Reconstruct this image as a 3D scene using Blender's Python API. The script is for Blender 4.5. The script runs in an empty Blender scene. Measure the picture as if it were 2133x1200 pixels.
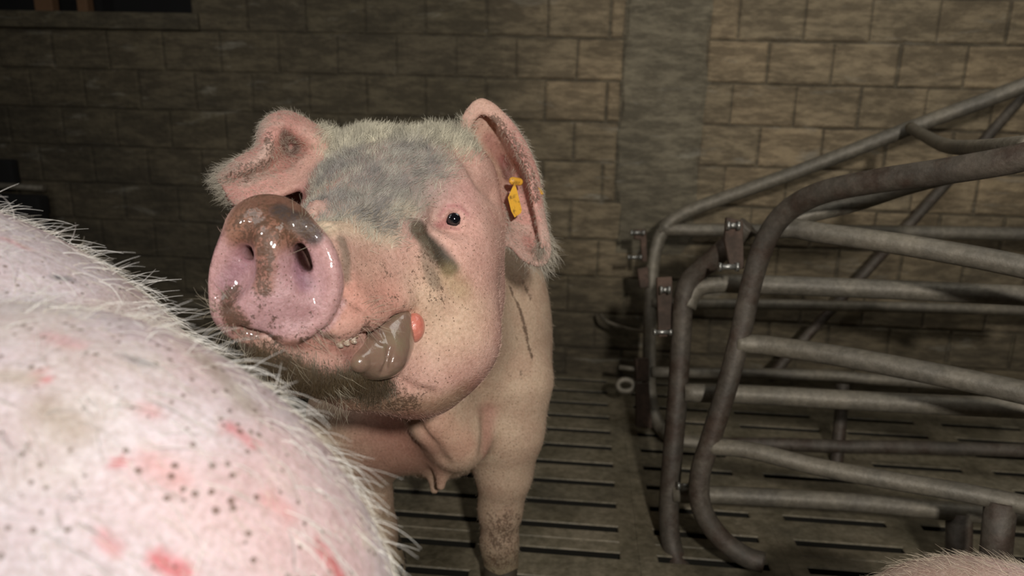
import bpy, bmesh, math, random
import numpy as np
from mathutils import Matrix, Vector
random.seed(7); rng = np.random.default_rng(7)
scn = bpy.context.scene; COL = scn.collection

# ------------------------------------------------------------------ camera
FOC = 1540.0; CAMZ = 1.0
YAW, PITCH, ROLL = [math.radians(a) for a in (5.0, 14.6, 1.4)]
CF = np.array([-math.sin(YAW)*math.cos(PITCH), math.cos(YAW)*math.cos(PITCH), -math.sin(PITCH)])
_R = np.array([math.cos(YAW), math.sin(YAW), 0.0]); _U = np.cross(_R, CF)
CR = _R*math.cos(ROLL) + _U*math.sin(ROLL); CU = -_R*math.sin(ROLL) + _U*math.cos(ROLL)
CO = np.array([0.0, 0.0, CAMZ])
def P(px, py, D):
    """a point of the place, measured from the photograph: pixel and distance along the view axis"""
    return CO + CF*D + CR*((px-1066.5)/FOC*D) - CU*((py-600.0)/FOC*D)
def proj(p):
    q = np.asarray(p) - CO; D = q@CF
    return 1066.5 + q@CR/D*FOC, 600.0 - q@CU/D*FOC, D
cam = bpy.data.objects.new('camera', bpy.data.cameras.new('camera'))
cam.data.sensor_width = 36.0; cam.data.lens = 36.0*FOC/2133.0
cam.data.clip_start = 0.01
cam.matrix_world = Matrix((( *[float(v) for v in (CR[0], CU[0], -CF[0])], CO[0]),
                           ( *[float(v) for v in (CR[1], CU[1], -CF[1])], CO[1]),
                           ( *[float(v) for v in (CR[2], CU[2], -CF[2])], CO[2]), (0,0,0,1)))
COL.objects.link(cam); scn.camera = cam
cam.data.dof.use_dof = True; cam.data.dof.focus_distance = .95; cam.data.dof.aperture_fstop = 4.0

# ------------------------------------------------------------------ light and exposure
scn.view_settings.view_transform = 'Standard'; scn.view_settings.look = 'None'
scn.view_settings.exposure = 0.0; scn.view_settings.gamma = 1.0
scn.view_settings.use_curve_mapping = False
w = bpy.data.worlds.new('dim_barn_air'); scn.world = w; w.use_nodes = True
w.node_tree.nodes['Background'].inputs[0].default_value = (0.55, 0.6, 0.62, 1)
w.node_tree.nodes['Background'].inputs[1].default_value = 0.035
def lamp(name, kind, loc, target, energy, color, size=0.1, **kw):
    L = bpy.data.lights.new(name, kind); L.energy = energy; L.color = color
    for k, v in kw.items(): setattr(L, k, v)
    if kind == 'AREA': L.size = size
    else: L.shadow_soft_size = size
    o = bpy.data.objects.new(name, L); COL.objects.link(o); o.location = loc
    o.rotation_euler = (Vector(target)-Vector(loc)).to_track_quat('-Z', 'Y').to_euler()
    return o
# key lamp behind and above the camera, and unseen tube lamps of the barn
lamp('key_lamp', 'SPOT', (0.38, -0.75, 1.50), (0.42, 2.0, 0.74), 142, (1.0, 0.945, 0.88), 0.05, spot_size=math.radians(100), spot_blend=1.0)
lamp('side_lamp', 'AREA', (-1.3, -.2, 1.75), (-.25, .8, .9), 7, (1.0, 0.98, 0.96), 0.08)
lamp('unseen_tube_lamp', 'AREA', (0.9, 1.3, 2.5), (0.9, 1.5, 0), 9, (1.0, 0.97, 0.9), 1.0)
lamp('unseen_tube_lamp', 'AREA', (-1.4, 0.2, 2.5), (-1.2, 0.5, 0), 5, (1.0, 0.98, 0.95), 1.0)

# ------------------------------------------------------------------ materials
def mat(name):
    m = bpy.data.materials.new(name); m.use_nodes = True
    nt = m.node_tree; b = nt.nodes['Principled BSDF']
    return m, nt, b
def N(nt, t, **kw):
    n = nt.nodes.new(t)
    for k, v in kw.items():
        if isinstance(k, str) and hasattr(n, k): setattr(n, k, v)
    return n
def noise(nt, scale, detail=4, rough=0.6, vec=None, dist=0.0):
    n = nt.nodes.new('ShaderNodeTexNoise'); n.inputs['Scale'].default_value = scale
    n.inputs['Detail'].default_value = detail; n.inputs['Roughness'].default_value = rough
    n.inputs['Distortion'].default_value = dist
    if vec is not None: nt.links.new(vec, n.inputs['Vector'])
    return n.outputs['Fac']
def ramp(nt, fac, stops):
    r = nt.nodes.new('ShaderNodeValToRGB'); nt.links.new(fac, r.inputs[0]); e = r.color_ramp.elements
    while len(e) < len(stops): e.new(0.5)
    for i, (p, c) in enumerate(stops):
        e[i].position = p; e[i].color = (*c, 1) if len(c) == 3 else c
    return r.outputs[0]
def mixc(nt, fac, a, b, mode='MIX'):
    m = nt.nodes.new('ShaderNodeMix'); m.data_type = 'RGBA'; m.blend_type = mode
    for s, v in ((m.inputs[0], fac), (m.inputs[6], a), (m.inputs[7], b)):
        if isinstance(v, (int, float)): s.default_value = v
        elif isinstance(v, tuple): s.default_value = (*v, 1) if len(v) == 3 else v
        else: nt.links.new(v, s)
    return m.outputs[2]
def mth(nt, op, a, b=0.0):
    m = nt.nodes.new('ShaderNodeMath'); m.operation = op
    for s, v in ((m.inputs[0], a), (m.inputs[1], b)):
        if isinstance(v, (int, float)): s.default_value = v
        else: nt.links.new(v, s)
    return m.outputs[0]
def bump(nt, b, h, strength, dist, prev=None):
    n = nt.nodes.new('ShaderNodeBump'); n.inputs['Strength'].default_value = strength; n.inputs['Distance'].default_value = dist
    nt.links.new(h, n.inputs['Height'])
    if prev is not None: nt.links.new(prev, n.inputs['Normal'])
    if b is not None: nt.links.new(n.outputs[0], b.inputs['Normal'])
    return n.outputs[0]
def objvec(nt, scale=(1, 1, 1), kind='Object'):
    t = nt.nodes.new('ShaderNodeTexCoord'); mp = nt.nodes.new('ShaderNodeMapping'); mp.inputs['Scale'].default_value = scale
    nt.links.new(t.outputs[kind], mp.inputs['Vector']); return mp.outputs[0]
def attr(nt, name):
    a = nt.nodes.new('ShaderNodeAttribute'); a.attribute_name = name; return a
def setv(b, **kw):
    for k, v in kw.items():
        s = b.inputs[k.replace('_', ' ')]
        s.default_value = (*v, 1) if isinstance(v, tuple) and len(v) == 3 and s.type == 'RGBA' else v

def geo_pos(nt):
    g = nt.nodes.new('ShaderNodeNewGeometry'); return g.outputs['Position']

def m_masonry(name, c1, c2, dark):
    m, nt, b = mat(name); v = geo_pos(nt)
    oi = nt.nodes.new('ShaderNodeObjectInfo')
    base = mixc(nt, oi.outputs['Random'], c1, c2)
    # darker masonry towards the left and near the floor
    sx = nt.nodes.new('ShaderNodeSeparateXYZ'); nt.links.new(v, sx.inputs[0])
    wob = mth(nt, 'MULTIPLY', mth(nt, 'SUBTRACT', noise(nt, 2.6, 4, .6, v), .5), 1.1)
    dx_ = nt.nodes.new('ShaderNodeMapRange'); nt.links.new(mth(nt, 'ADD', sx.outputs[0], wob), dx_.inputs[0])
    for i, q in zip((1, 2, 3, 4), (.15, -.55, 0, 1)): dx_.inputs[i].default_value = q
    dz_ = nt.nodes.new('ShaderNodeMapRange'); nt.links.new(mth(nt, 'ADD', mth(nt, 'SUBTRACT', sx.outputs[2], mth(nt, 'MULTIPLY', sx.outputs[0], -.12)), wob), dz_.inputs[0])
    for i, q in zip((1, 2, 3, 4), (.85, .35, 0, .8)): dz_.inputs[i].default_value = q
    left_low = mth(nt, 'MAXIMUM', dx_.outputs[0], dz_.outputs[0])
    base = mixc(nt, left_low, base, mixc(nt, oi.outputs['Random'], (.115, .097, .060), (.098, .083, .054)))
    pig_shade = nt.nodes.new('ShaderNodeMapRange'); nt.links.new(mth(nt, 'ADD', mth(nt, 'ADD', sx.outputs[2], mth(nt, 'MULTIPLY', sx.outputs[0], .35)), mth(nt, 'MULTIPLY', wob, .4)), pig_shade.inputs[0])
    for i, q in zip((1, 2, 3, 4), (.50, .10, 0, .65)): pig_shade.inputs[i].default_value = q
    base = mixc(nt, pig_shade.outputs[0], base, (.055, .047, .032))  # pale pig's shadow on the lower left wall, painted into the colour
    mp = nt.nodes.new('ShaderNodeMapping'); mp.inputs['Scale'].default_value = (0.45, 1, 1.6); nt.links.new(v, mp.inputs['Vector'])
    big = ramp(nt, noise(nt, 3.2, 5, .62, mp.outputs[0]), [(0.36, (0, 0, 0)), (0.66, (1, 1, 1))])
    base = mixc(nt, mth(nt, 'MULTIPLY', big, .55), base, dark)
    sm = ramp(nt, noise(nt, 26, 5, .7, mp.outputs[0]), [(0.42, (0.42, .4, .37)), (0.62, (1.12, 1.1, 1.05))])
    base = mixc(nt, .75, base, sm, 'MULTIPLY')
    pale = ramp(nt, noise(nt, 11, 5, .65, mp.outputs[0], .6), [(0.60, (0, 0, 0)), (0.72, (1, 1, 1))])
    base = mixc(nt, mth(nt, 'MULTIPLY', pale, .35), base, (.42, .40, .33))
    nt.links.new(base, b.inputs['Base Color']); setv(b, Roughness=.85)
    bump(nt, b, noise(nt, 55, 6, .7, v), .8, .010)
    return m
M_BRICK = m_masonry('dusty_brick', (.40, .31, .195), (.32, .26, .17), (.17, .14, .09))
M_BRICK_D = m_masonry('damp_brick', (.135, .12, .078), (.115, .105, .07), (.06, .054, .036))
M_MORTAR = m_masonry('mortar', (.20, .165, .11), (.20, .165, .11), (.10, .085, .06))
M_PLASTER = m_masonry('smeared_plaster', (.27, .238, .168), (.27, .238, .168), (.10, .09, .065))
def m_concrete():
    m, nt, b = mat('slatted_concrete'); v = geo_pos(nt)
    c = ramp(nt, noise(nt, 5, 6, .6, v), [(0.32, (.10, .087, .058)), (0.5, (.18, .155, .105)), (0.7, (.26, .22, .155))])
    sp = ramp(nt, noise(nt, 45, 5, .7, v), [(0.38, (.5, .5, .45)), (0.6, (1.1, 1.1, 1.1))])
    c = mixc(nt, .7, c, sp, 'MULTIPLY')
    nt.links.new(c, b.inputs['Base Color'])
    nt.links.new(ramp(nt, noise(nt, 9, 3, .5, v), [(0.4, (.42,)*3), (0.65, (.75,)*3)]), b.inputs['Roughness'])
    bump(nt, b, noise(nt, 70, 5, .7, v), .5, .006)
    return m
M_CONC = m_concrete()
def m_pipe(name, c1, c2, rust, rgh=.55, metal=.25):
    m, nt, b = mat(name); v = objvec(nt)
    c = ramp(nt, noise(nt, 7, 5, .6, v), [(0.35, c1), (0.65, c2)])
    r = ramp(nt, noise(nt, 13, 5, .7, v), [(1-rust-.08, (0, 0, 0)), (1-rust+.08, (1, 1, 1))])
    c = mixc(nt, r, c, (.062, .042, .030))
    g = ramp(nt, noise(nt, 60, 4, .7, v), [(0.4, (.6, .6, .57)), (0.6, (1.1, 1.1, 1.1))])
    c = mixc(nt, .6, c, g, 'MULTIPLY')
    nt.links.new(c, b.inputs['Base Color']); setv(b, Metallic=metal, Roughness=rgh)
    bump(nt, b, noise(nt, 90, 4, .7, v), .4, .003)
    return m
M_PIPE = m_pipe('dusty_galvanised_pipe', (.135, .122, .098), (.215, .19, .145), .27)
M_PIPE_RUST = m_pipe('rusty_dark_pipe', (.070, .060, .048), (.12, .10, .078), .46, .6, .2)
M_RUST = m_pipe('rusted_plate', (.075, .048, .036), (.125, .078, .055), .5, .8, .2)
M_BOLT = m_pipe('bright_zinc', (.30, .30, .28), (.42, .42, .39), .2, .35, .8)
def m_plain(name, col, rough=.6, **kw):
    m, nt, b = mat(name); v = objvec(nt)
    c = mixc(nt, .35, col, ramp(nt, noise(nt, 18, 4, .6, v), [(0.35, (.55,)*3), (0.65, (1.1,)*3)]), 'MULTIPLY')
    nt.links.new(c, b.inputs['Base Color']); setv(b, Roughness=rough, **kw); return m
M_DARK = m_plain('black_void', (.006, .006, .006), .9)
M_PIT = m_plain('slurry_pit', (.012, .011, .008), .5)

def m_skin(name, scale_dots, dot_amt, sss=.12, redden=0.0):
    m, nt, b = mat(name); v = objvec(nt)
    col = attr(nt, 'tint').outputs['Color']
    wet = attr(nt, 'wet').outputs['Fac']; dirt = attr(nt, 'dirt').outputs['Fac']
    # blotchy blood flush and pore-size mottling
    fl = ramp(nt, noise(nt, 22, 4, .6, v), [(0.36, (.90, .83, .82)), (0.62, (1.05, 1.06, 1.05))])
    col = mixc(nt, .8, col, fl, 'MULTIPLY')
    fine = ramp(nt, noise(nt, 220, 3, .7, v), [(0.36, (.78, .74, .70)), (0.6, (1.06, 1.06, 1.06))])
    col = mixc(nt, .8, col, fine, 'MULTIPLY')
    # flecks of dried dirt
    vo = nt.nodes.new('ShaderNodeTexVoronoi'); vo.inputs['Scale'].default_value = scale_dots
    nt.links.new(v, vo.inputs['Vector'])
    wn = mth(nt, 'MULTIPLY', noise(nt, 14, 3, .5, v), .30)
    dots = mth(nt, 'LESS_THAN', vo.outputs['Distance'], wn if dot_amt is None else mth(nt, 'MULTIPLY', noise(nt, 14, 3, .6, v), dot_amt))
    col = mixc(nt, mth(nt, 'MULTIPLY', dots, .72), col, (.13, .075, .04))
    # larger dirt, broken up by noise where the painted amount is high
    dn = mth(nt, 'ADD', mth(nt, 'MULTIPLY', noise(nt, 70, 6, .75, v), 2.6), mth(nt, 'MULTIPLY', noise(nt, 280, 3, .7, v), 1.6))
    dm = mth(nt, 'MULTIPLY', mth(nt, 'SUBTRACT', mth(nt, 'ADD', dirt, dn), 2.62), 3.2)
    cl = nt.nodes.new('ShaderNodeClamp'); nt.links.new(dm, cl.inputs[0])
    dcol = mixc(nt, noise(nt, 30, 3, .6, v), (.125, .060, .032), (.062, .046, .030))
    dcol = mixc(nt, .0, dcol, dcol)
    col = mixc(nt, mth(nt, 'MULTIPLY', cl.outputs[0], .80), col, dcol)
    nt.links.new(col, b.inputs['Base Color'])
    setv(b, **{'Subsurface_Weight': sss, 'Subsurface_Scale': .012})
    b.inputs['Subsurface Radius'].default_value = (1.0, .35, .2)
    rr = nt.nodes.new('ShaderNodeMapRange'); nt.links.new(wet, rr.inputs[0]); rr.inputs[3].default_value = .62; rr.inputs[4].default_value = .26
    nt.links.new(rr.outputs[0], b.inputs['Roughness'])
    nt.links.new(wet, b.inputs['Coat Weight']); b.inputs['Coat Roughness'].default_value = .04; b.inputs['Coat IOR'].default_value = 1.6
    n1 = bump(nt, None, noise(nt, 55, 4, .6, v), .22, .006)
    n2 = bump(nt, b, noise(nt, 300, 4, .7, v), .5, .0024, n1)
    n3 = bump(nt, None, noise(nt, 48, 3, .55, v), .55, .005); nt.links.new(n3, b.inputs['Coat Normal'])
    return m
M_SOW = m_skin('sow_skin', 170, .30)
M_PIGW = m_skin('pale_pig_skin', 100, .35, .10)
def m_hair(name):
    m, nt, b = mat(name); nt.links.new(attr(nt, 'hair_tint').outputs['Color'], b.inputs['Base Color'])
    setv(b, Roughness=.45, **{'Specular_IOR_Level': .35}); return m
M_HAIR = m_hair('bristle')
M_EYE, _n, _b = mat('wet_eye'); setv(_b, Base_Color=(.006, .006, .008), Roughness=.04, Coat_Weight=1.0)
def m_tongue():
    m, nt, b = mat('slimy_tongue'); v = objvec(nt)
    c = ramp(nt, noise(nt, 26, 4, .6, v), [(0.3, (.22, .13, .105)), (0.5, (.25, .165, .12)), (0.7, (.25, .205, .13))])
    nt.links.new(c, b.inputs['Base Color']); setv(b, Roughness=.2, Coat_Weight=1.0, Coat_Roughness=.06, Subsurface_Weight=.1, Subsurface_Scale=.01)
    bump(nt, b, noise(nt, 110, 4, .65, v), .35, .003); return m
M_TONGUE = m_tongue()
M_RED, _n, _b = mat('raw_red_flesh'); _v = objvec(_n)
_n.links.new(ramp(_n, noise(_n, 60, 3, .6, _v), [(0.3, (.62, .17, .125)), (0.7, (.74, .28, .21))]), _b.inputs['Base Color'])
setv(_b, Roughness=.3, Subsurface_Weight=.2, Subsurface_Scale=.01, Coat_Weight=.5); bump(_n, _b, noise(_n, 200, 3, .6, _v), .5, .003)
M_YEL, _n, _b = mat('yellow_tag_plastic'); setv(_b, Base_Color=(.82, .45, .045), Roughness=.45, Subsurface_Weight=.1, Subsurface_Scale=.004)
_v = objvec(_n); _n.links.new(ramp(_n, noise(_n, 90, 4, .7, _v), [(0.33, (.30, .16, .03)), (0.5, (.82, .44, .05))]), _b.inputs['Base Color'])
M_FROTH, _n, _b = mat('foamy_spit'); _v = objvec(_n)
_n.links.new(ramp(_n, noise(_n, 150, 3, .6, _v), [(0.35, (.40, .27, .18)), (0.6, (.62, .52, .42))]), _b.inputs['Base Color']); setv(_b, Roughness=.12, Coat_Weight=1.0)
bump(_n, _b, noise(_n, 260, 3, .6, _v), 1.0, .004)

# ------------------------------------------------------------------ objects
def link(name, me, material, parent=None):
    o = bpy.data.objects.new(name, me); COL.objects.link(o)
    if material is not None and hasattr(me, 'materials') and not len(me.materials): me.materials.append(material)
    if parent is not None: o.parent = parent
    return o
def empty(name, loc):
    o = bpy.data.objects.new(name, None); o.empty_display_size = .1; COL.objects.link(o); o.location = [float(x) for x in loc]; return o
def tag(o, label=None, cat=None, group=None, kind=None):
    for k, v in (('label', label), ('category', cat), ('group', group), ('kind', kind)):
        if v: o[k] = v
    return o
def recentre(o, base):
    """puts a mesh object's origin at base without moving it"""
    base = Vector([float(x) for x in base]); o.data.transform(Matrix.Translation(-base)); o.location = base
    return o
def arr_mesh(name, V, quads, smooth=True):
    me = bpy.data.meshes.new(name); me.vertices.add(len(V)); me.vertices.foreach_set('co', np.asarray(V, np.float32).ravel())
    F = np.asarray(quads, np.int32); n, s = F.shape
    me.loops.add(n*s); me.loops.foreach_set('vertex_index', F.ravel())
    me.polygons.add(n); me.polygons.foreach_set('loop_start', np.arange(0, n*s, s, dtype=np.int32))
    me.polygons.foreach_set('loop_total', np.full(n, s, np.int32))
    if smooth: me.polygons.foreach_set('use_smooth', np.ones(n, bool))
    me.update(calc_edges=True); me.validate(); return me

def catmull(pts, n):
    """smooth curve through the rows of pts (any number of columns)"""
    pts = np.asarray(pts, float); a = np.vstack([2*pts[0]-pts[1], pts, 2*pts[-1]-pts[-2]])
    out = []
    for i in range(1, len(a)-2):
        for t in np.linspace(0, 1, n, endpoint=False):
            out.append(.5*((2*a[i]) + (-a[i-1]+a[i+1])*t + (2*a[i-1]-5*a[i]+4*a[i+1]-a[i+2])*t*t + (-a[i-1]+3*a[i]-3*a[i+1]+a[i+2])*t**3))
    out.append(a[-2]); return np.array(out)
def tube_bm(bm, path, rad, seg=14, cap=True):
    path = np.asarray(path, float); rad = np.broadcast_to(rad, (len(path),))
    T = np.gradient(path, axis=0); T /= np.linalg.norm(T, axis=1)[:, None]+1e-12
    up = np.array([0, 0, 1.0]) if abs(T[0][2]) < .9 else np.array([0, 1.0, 0])
    n = np.cross(T[0], up); n /= np.linalg.norm(n); rings = []
    for i, p in enumerate(path):
        n = n - T[i]*(n@T[i]); n /= np.linalg.norm(n); bnm = np.cross(T[i], n)
        rings.append([bm.verts.new([float(x) for x in p+(n*math.cos(a)+bnm*math.sin(a))*rad[i]]) for a in np.linspace(0, 2*math.pi, seg, endpoint=False)])
    for a, b in zip(rings, rings[1:]):
        for j in range(seg): bm.faces.new((a[j], a[(j+1) % seg], b[(j+1) % seg], b[j])).smooth = True
    if cap: bm.faces.new(rings[0][::-1]); bm.faces.new(rings[-1])
def box_bm(bm, c, h, R=None, bevel=0.0, jitter=0.0):
    vs = []
    for x in (-1, 1):
        for y in (-1, 1):
            for z in (-1, 1):
                v = np.array([x*h[0], y*h[1], z*h[2]]) + (rng.uniform(-jitter, jitter, 3) if jitter else 0)
                if R is not None: v = R@v
                vs.append(bm.verts.new([float(q) for q in v+np.asarray(c)]))
    fs = [bm.faces.new([vs[i] for i in f]) for f in ((0, 1, 3, 2), (4, 6, 7, 5), (0, 4, 5, 1), (2, 3, 7, 6), (0, 2, 6, 4), (1, 5, 7, 3))]
    if bevel:
        es = list({e for f in fs for e in f.edges}); bmesh.ops.bevel(bm, geom=es, offset=bevel, segments=2, affect='EDGES', profile=.6)
def bm_obj(name, fill, material, parent=None, smooth=False):
    bm = bmesh.new(); fill(bm); bmesh.ops.recalc_face_normals(bm, faces=bm.faces[:]); me = bpy.data.meshes.new(name); bm.to_mesh(me); bm.free()
    if smooth:
        for p in me.polygons: p.use_smooth = True
    return link(name, me, material, parent)
# ------------------------------------------------------------------ the barn
WY = 2.6                                          # face of the back wall
def plane_struct(name, c, h, material):
    o = bm_obj(name, lambda bm: box_bm(bm, (0, 0, 0), h), material); o.location = c; return tag(o, kind='structure')
# back wall: mortar bed with a window opening at the upper left
WX0, WX1 = -2.35, -1.362; WZ0, WZ1 = 1.25, 1.75
def wall_fill(bm):
    for x0, x1, z0, z1 in ((-3.2, WX0, -.4, 2.6), (WX1, 3.2, -.4, 2.6), (WX0, WX1, -.4, WZ0-.012), (WX0, WX1, WZ1, 2.6)):
        box_bm(bm, ((x0+x1)/2, WY+.10, (z0+z1)/2), ((x1-x0)/2, .10, (z1-z0)/2))
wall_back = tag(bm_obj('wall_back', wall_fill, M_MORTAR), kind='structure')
# bricks, each with its own edges; twelve shared shapes
BH, BW, BZ0 = .1355, .207, 1.190-9*.1355
brick_meshes = {}
def brick_mesh(w, h, k, dark):
    key = (round(w, 3), round(h, 3), k, dark)
    if key not in brick_meshes:
        r = random.Random(k*7+int(w*1000)); bm = bmesh.new(); n = 0
        prof = []
        hw, hh, g = w/2, h/2, (.0042 if not dark else .0022)
        c = [(-hw+g, -hh+g), (hw-g, -hh+g), (hw-g, hh-g), (-hw+g, hh-g)]
        c = [(x+r.uniform(-.003, .003), z+r.uniform(-.002, .002)) for x, z in c]
        pr = r.uniform(.001, .005) if not dark else r.uniform(.001, .0025)
        back = [bm.verts.new((x, 0.0, z)) for x, z in c]
        mid = [bm.verts.new((x, -pr, z)) for x, z in c]
        fr = [bm.verts.new((x*(1-.007/hw), -pr-.004, z*(1-.006/hh))) for x, z in c]
        for a, b in ((back, mid), (mid, fr)):
            for i in range(4): bm.faces.new((a[i], a[(i+1) % 4], b[(i+1) % 4], b[i]))
        bm.faces.new(fr); bmesh.ops.recalc_face_normals(bm, faces=bm.faces[:])
        me = bpy.data.meshes.new('brick'); bm.to_mesh(me); bm.free()
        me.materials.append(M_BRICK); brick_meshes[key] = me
    return brick_meshes[key]
rest = []
PX0, PX1, PZ0 = .125, .40, .52                   # the smeared plaster strip
brc = random.Random(3)
for row in range(-1, 19):
    z0 = BZ0 + row*BH; zc = z0+BH/2
    off = (0 if row % 2 else BW/2) + .078
    for i in range(-14, 14):
        xa = off+i*BW; xb = xa+BW
        if z0+BH <= 0.0: continue
        segs = [(max(xa, -3.1), min(xb, 3.1))]
        if zc > WZ0-.01 and zc < WZ1:
            segs = [(a, b) for s0, s1 in segs for a, b in ((s0, min(s1, WX0)), (max(s0, WX1), s1))]
        if zc > PZ0+BH/2:
            segs = [(a, b) for s0, s1 in segs for a, b in ((s0, min(s1, PX0)), (max(s0, PX1), s1))]
        for a, b in segs:
            if b-a < .04: continue
            vis = zc < 1.42 and -2.3 < (a+b)/2 < 1.6 and zc > .0
            dark = False and (a+b)/2 < -.27 + .1*math.sin(row*2.1) or (zc < .80-.10*((a+b)/2) and (a+b)/2 < .55)
            if vis:
                dark = (a+b)/2 < -.30
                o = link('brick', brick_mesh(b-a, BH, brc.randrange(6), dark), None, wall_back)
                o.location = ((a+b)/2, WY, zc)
            else: rest.append(((a+b)/2, zc, b-a, dark))
def rest_fill(bm):
    for x, z, w_, d in rest: box_bm(bm, (x, WY-.001, z), (w_/2-.006, .006, BH/2-.006))
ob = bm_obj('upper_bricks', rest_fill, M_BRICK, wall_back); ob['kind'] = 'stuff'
# plaster strip over the joint of the wall, ragged edges
def plaster_fill(bm):
    n = 26; L = []; Rr = []
    for i in range(n+1):
        z = 2.6 + (PZ0-.05-2.6)*i/n; j = rng.uniform(-.018, .018, 2); th = .012+rng.uniform(-.003, .003)
        L.append([bm.verts.new((PX0+j[0], WY, z)), bm.verts.new((PX0+.012+j[0], WY-th, z))])
        Rr.append([bm.verts.new((PX1-.02+j[1], WY-th*.8, z)), bm.verts.new((PX1+.008+j[1], WY, z))])
    for i in range(n):
        a = L[i]+Rr[i]; b = L[i+1]+Rr[i+1]
        for k in range(3): bm.faces.new((a[k], a[k+1], b[k+1], b[k]))
trim = tag(bm_obj('trim_1', plaster_fill, M_PLASTER), kind='structure')
trim['label'] = 'rough grey plaster strip smeared down the brick wall'
# window opening, its sill and what little shows within
win = tag(bm_obj('window_1', lambda bm: [box_bm(bm, ((WX0+WX1)/2, WY+.32, 1.5), ((WX1-WX0)/2+.02, .01, .27)),
      box_bm(bm, (WX1+.012, WY+.16, 1.5), (.012, .15, .27)), box_bm(bm, (WX0-.012, WY+.16, 1.5), (.012, .15, .27)),
      box_bm(bm, ((WX0+WX1)/2, WY+.16, WZ1+.01), ((WX1-WX0)/2, .15, .012))], M_DARK), kind='structure')
bm_obj('window_sill', lambda bm: box_bm(bm, ((WX0+WX1)/2+.0, WY+.075, WZ0-.03), ((WX1-WX0)/2+.03, .10, .028), bevel=.006), M_PLASTER, win)
bm_obj('wooden_stop', lambda bm: [box_bm(bm, (-1.98, WY+.12, 1.30), (.035, .02, .045), bevel=.004), box_bm(bm, (-1.83, WY+.12, 1.30), (.02, .02, .06), bevel=.004)], m_plain('old_timber', (.16, .085, .04), .8), win)
for nm, c, h in (('wall_left', (-3.3, 0, 1.1), (.1, 2.8, 1.5)), ('wall_right', (3.3, 0, 1.1), (.1, 2.8, 1.5)), ('wall_front', (0, -2.8, 1.1), (3.2, .1, 1.5))):
    plane_struct(nm, c, h, M_BRICK_D)
plane_struct('ceiling', (0, 0, 2.7), (3.4, 3.0, .1), m_plain('barn_ceiling', (.16, .15, .13), .9))
# slatted floor: pit below, panels of concrete with real slots
floor = plane_struct('floor', (0, -.05, -.40), (3.2, 2.75, .05), M_PIT)
SP, CW, SL, SW, TH = .1062, .33, .245, .0225, .09
def panel_mesh():
    nr = 10; bm = bmesh.new(); W = CW-.0006; g = (CW-SL)/2
    xs = [-W/2, -W/2+g, W/2-g, W/2]; ys = [0]
    for i in range(nr): ys += [i*SP+SP/2-SW/2, i*SP+SP/2+SW/2]
    ys.append(nr*SP-.0003)
    top = [[bm.verts.new((x, y, 0)) for x in xs] for y in ys]; bot = [[bm.verts.new((x, y, -TH)) for x in xs] for y in ys]
    hole = lambda i, j: j == 1 and i % 2 == 1
    for i in range(len(ys)-1):
        for j in range(3):
            if hole(i, j):
                t = [top[i][j], top[i][j+1], top[i+1][j+1], top[i+1][j]]; b = [bot[i][j], bot[i][j+1], bot[i+1][j+1], bot[i+1][j]]
                for k in range(4): bm.faces.new((t[k], t[(k+1) % 4], b[(k+1) % 4], b[k]))
            else: bm.faces.new((top[i][j], top[i][j+1], top[i+1][j+1], top[i+1][j])); bm.faces.new((bot[i][j], bot[i+1][j], bot[i+1][j+1], bot[i][j+1]))
    m_, n_ = len(xs)-1, len(ys)-1
    for i in range(n_): bm.faces.new((top[i][0], top[i+1][0], bot[i+1][0], bot[i][0])); bm.faces.new((top[i][m_], bot[i][m_], bot[i+1][m_], top[i+1][m_]))
    for j in range(m_): bm.faces.new((top[0][j], bot[0][j], bot[0][j+1], top[0][j+1])); bm.faces.new((top[n_][j], top[n_][j+1], bot[n_][j+1], bot[n_][j]))
    bmesh.ops.recalc_face_normals(bm, faces=bm.faces[:])
    es = [e for e in bm.edges if all(abs(v.co.z) < 1e-6 for v in e.verts) and len(e.link_faces) == 2 and all(abs(v.co.x) < SL/2+.01 for v in e.verts) and abs(e.link_faces[0].normal.dot(e.link_faces[1].normal)) < .5]
    bmesh.ops.bevel(bm, geom=es, offset=.003, segments=1, affect='EDGES')
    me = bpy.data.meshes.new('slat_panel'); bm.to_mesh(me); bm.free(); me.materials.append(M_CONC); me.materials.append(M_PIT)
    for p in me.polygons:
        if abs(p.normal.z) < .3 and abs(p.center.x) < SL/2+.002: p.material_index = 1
    return me
pm = panel_mesh()
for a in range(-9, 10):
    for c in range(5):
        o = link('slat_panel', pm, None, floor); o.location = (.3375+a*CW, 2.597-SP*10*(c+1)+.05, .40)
        if abs(o.location.y+.5) > 3.1: continue
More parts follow.
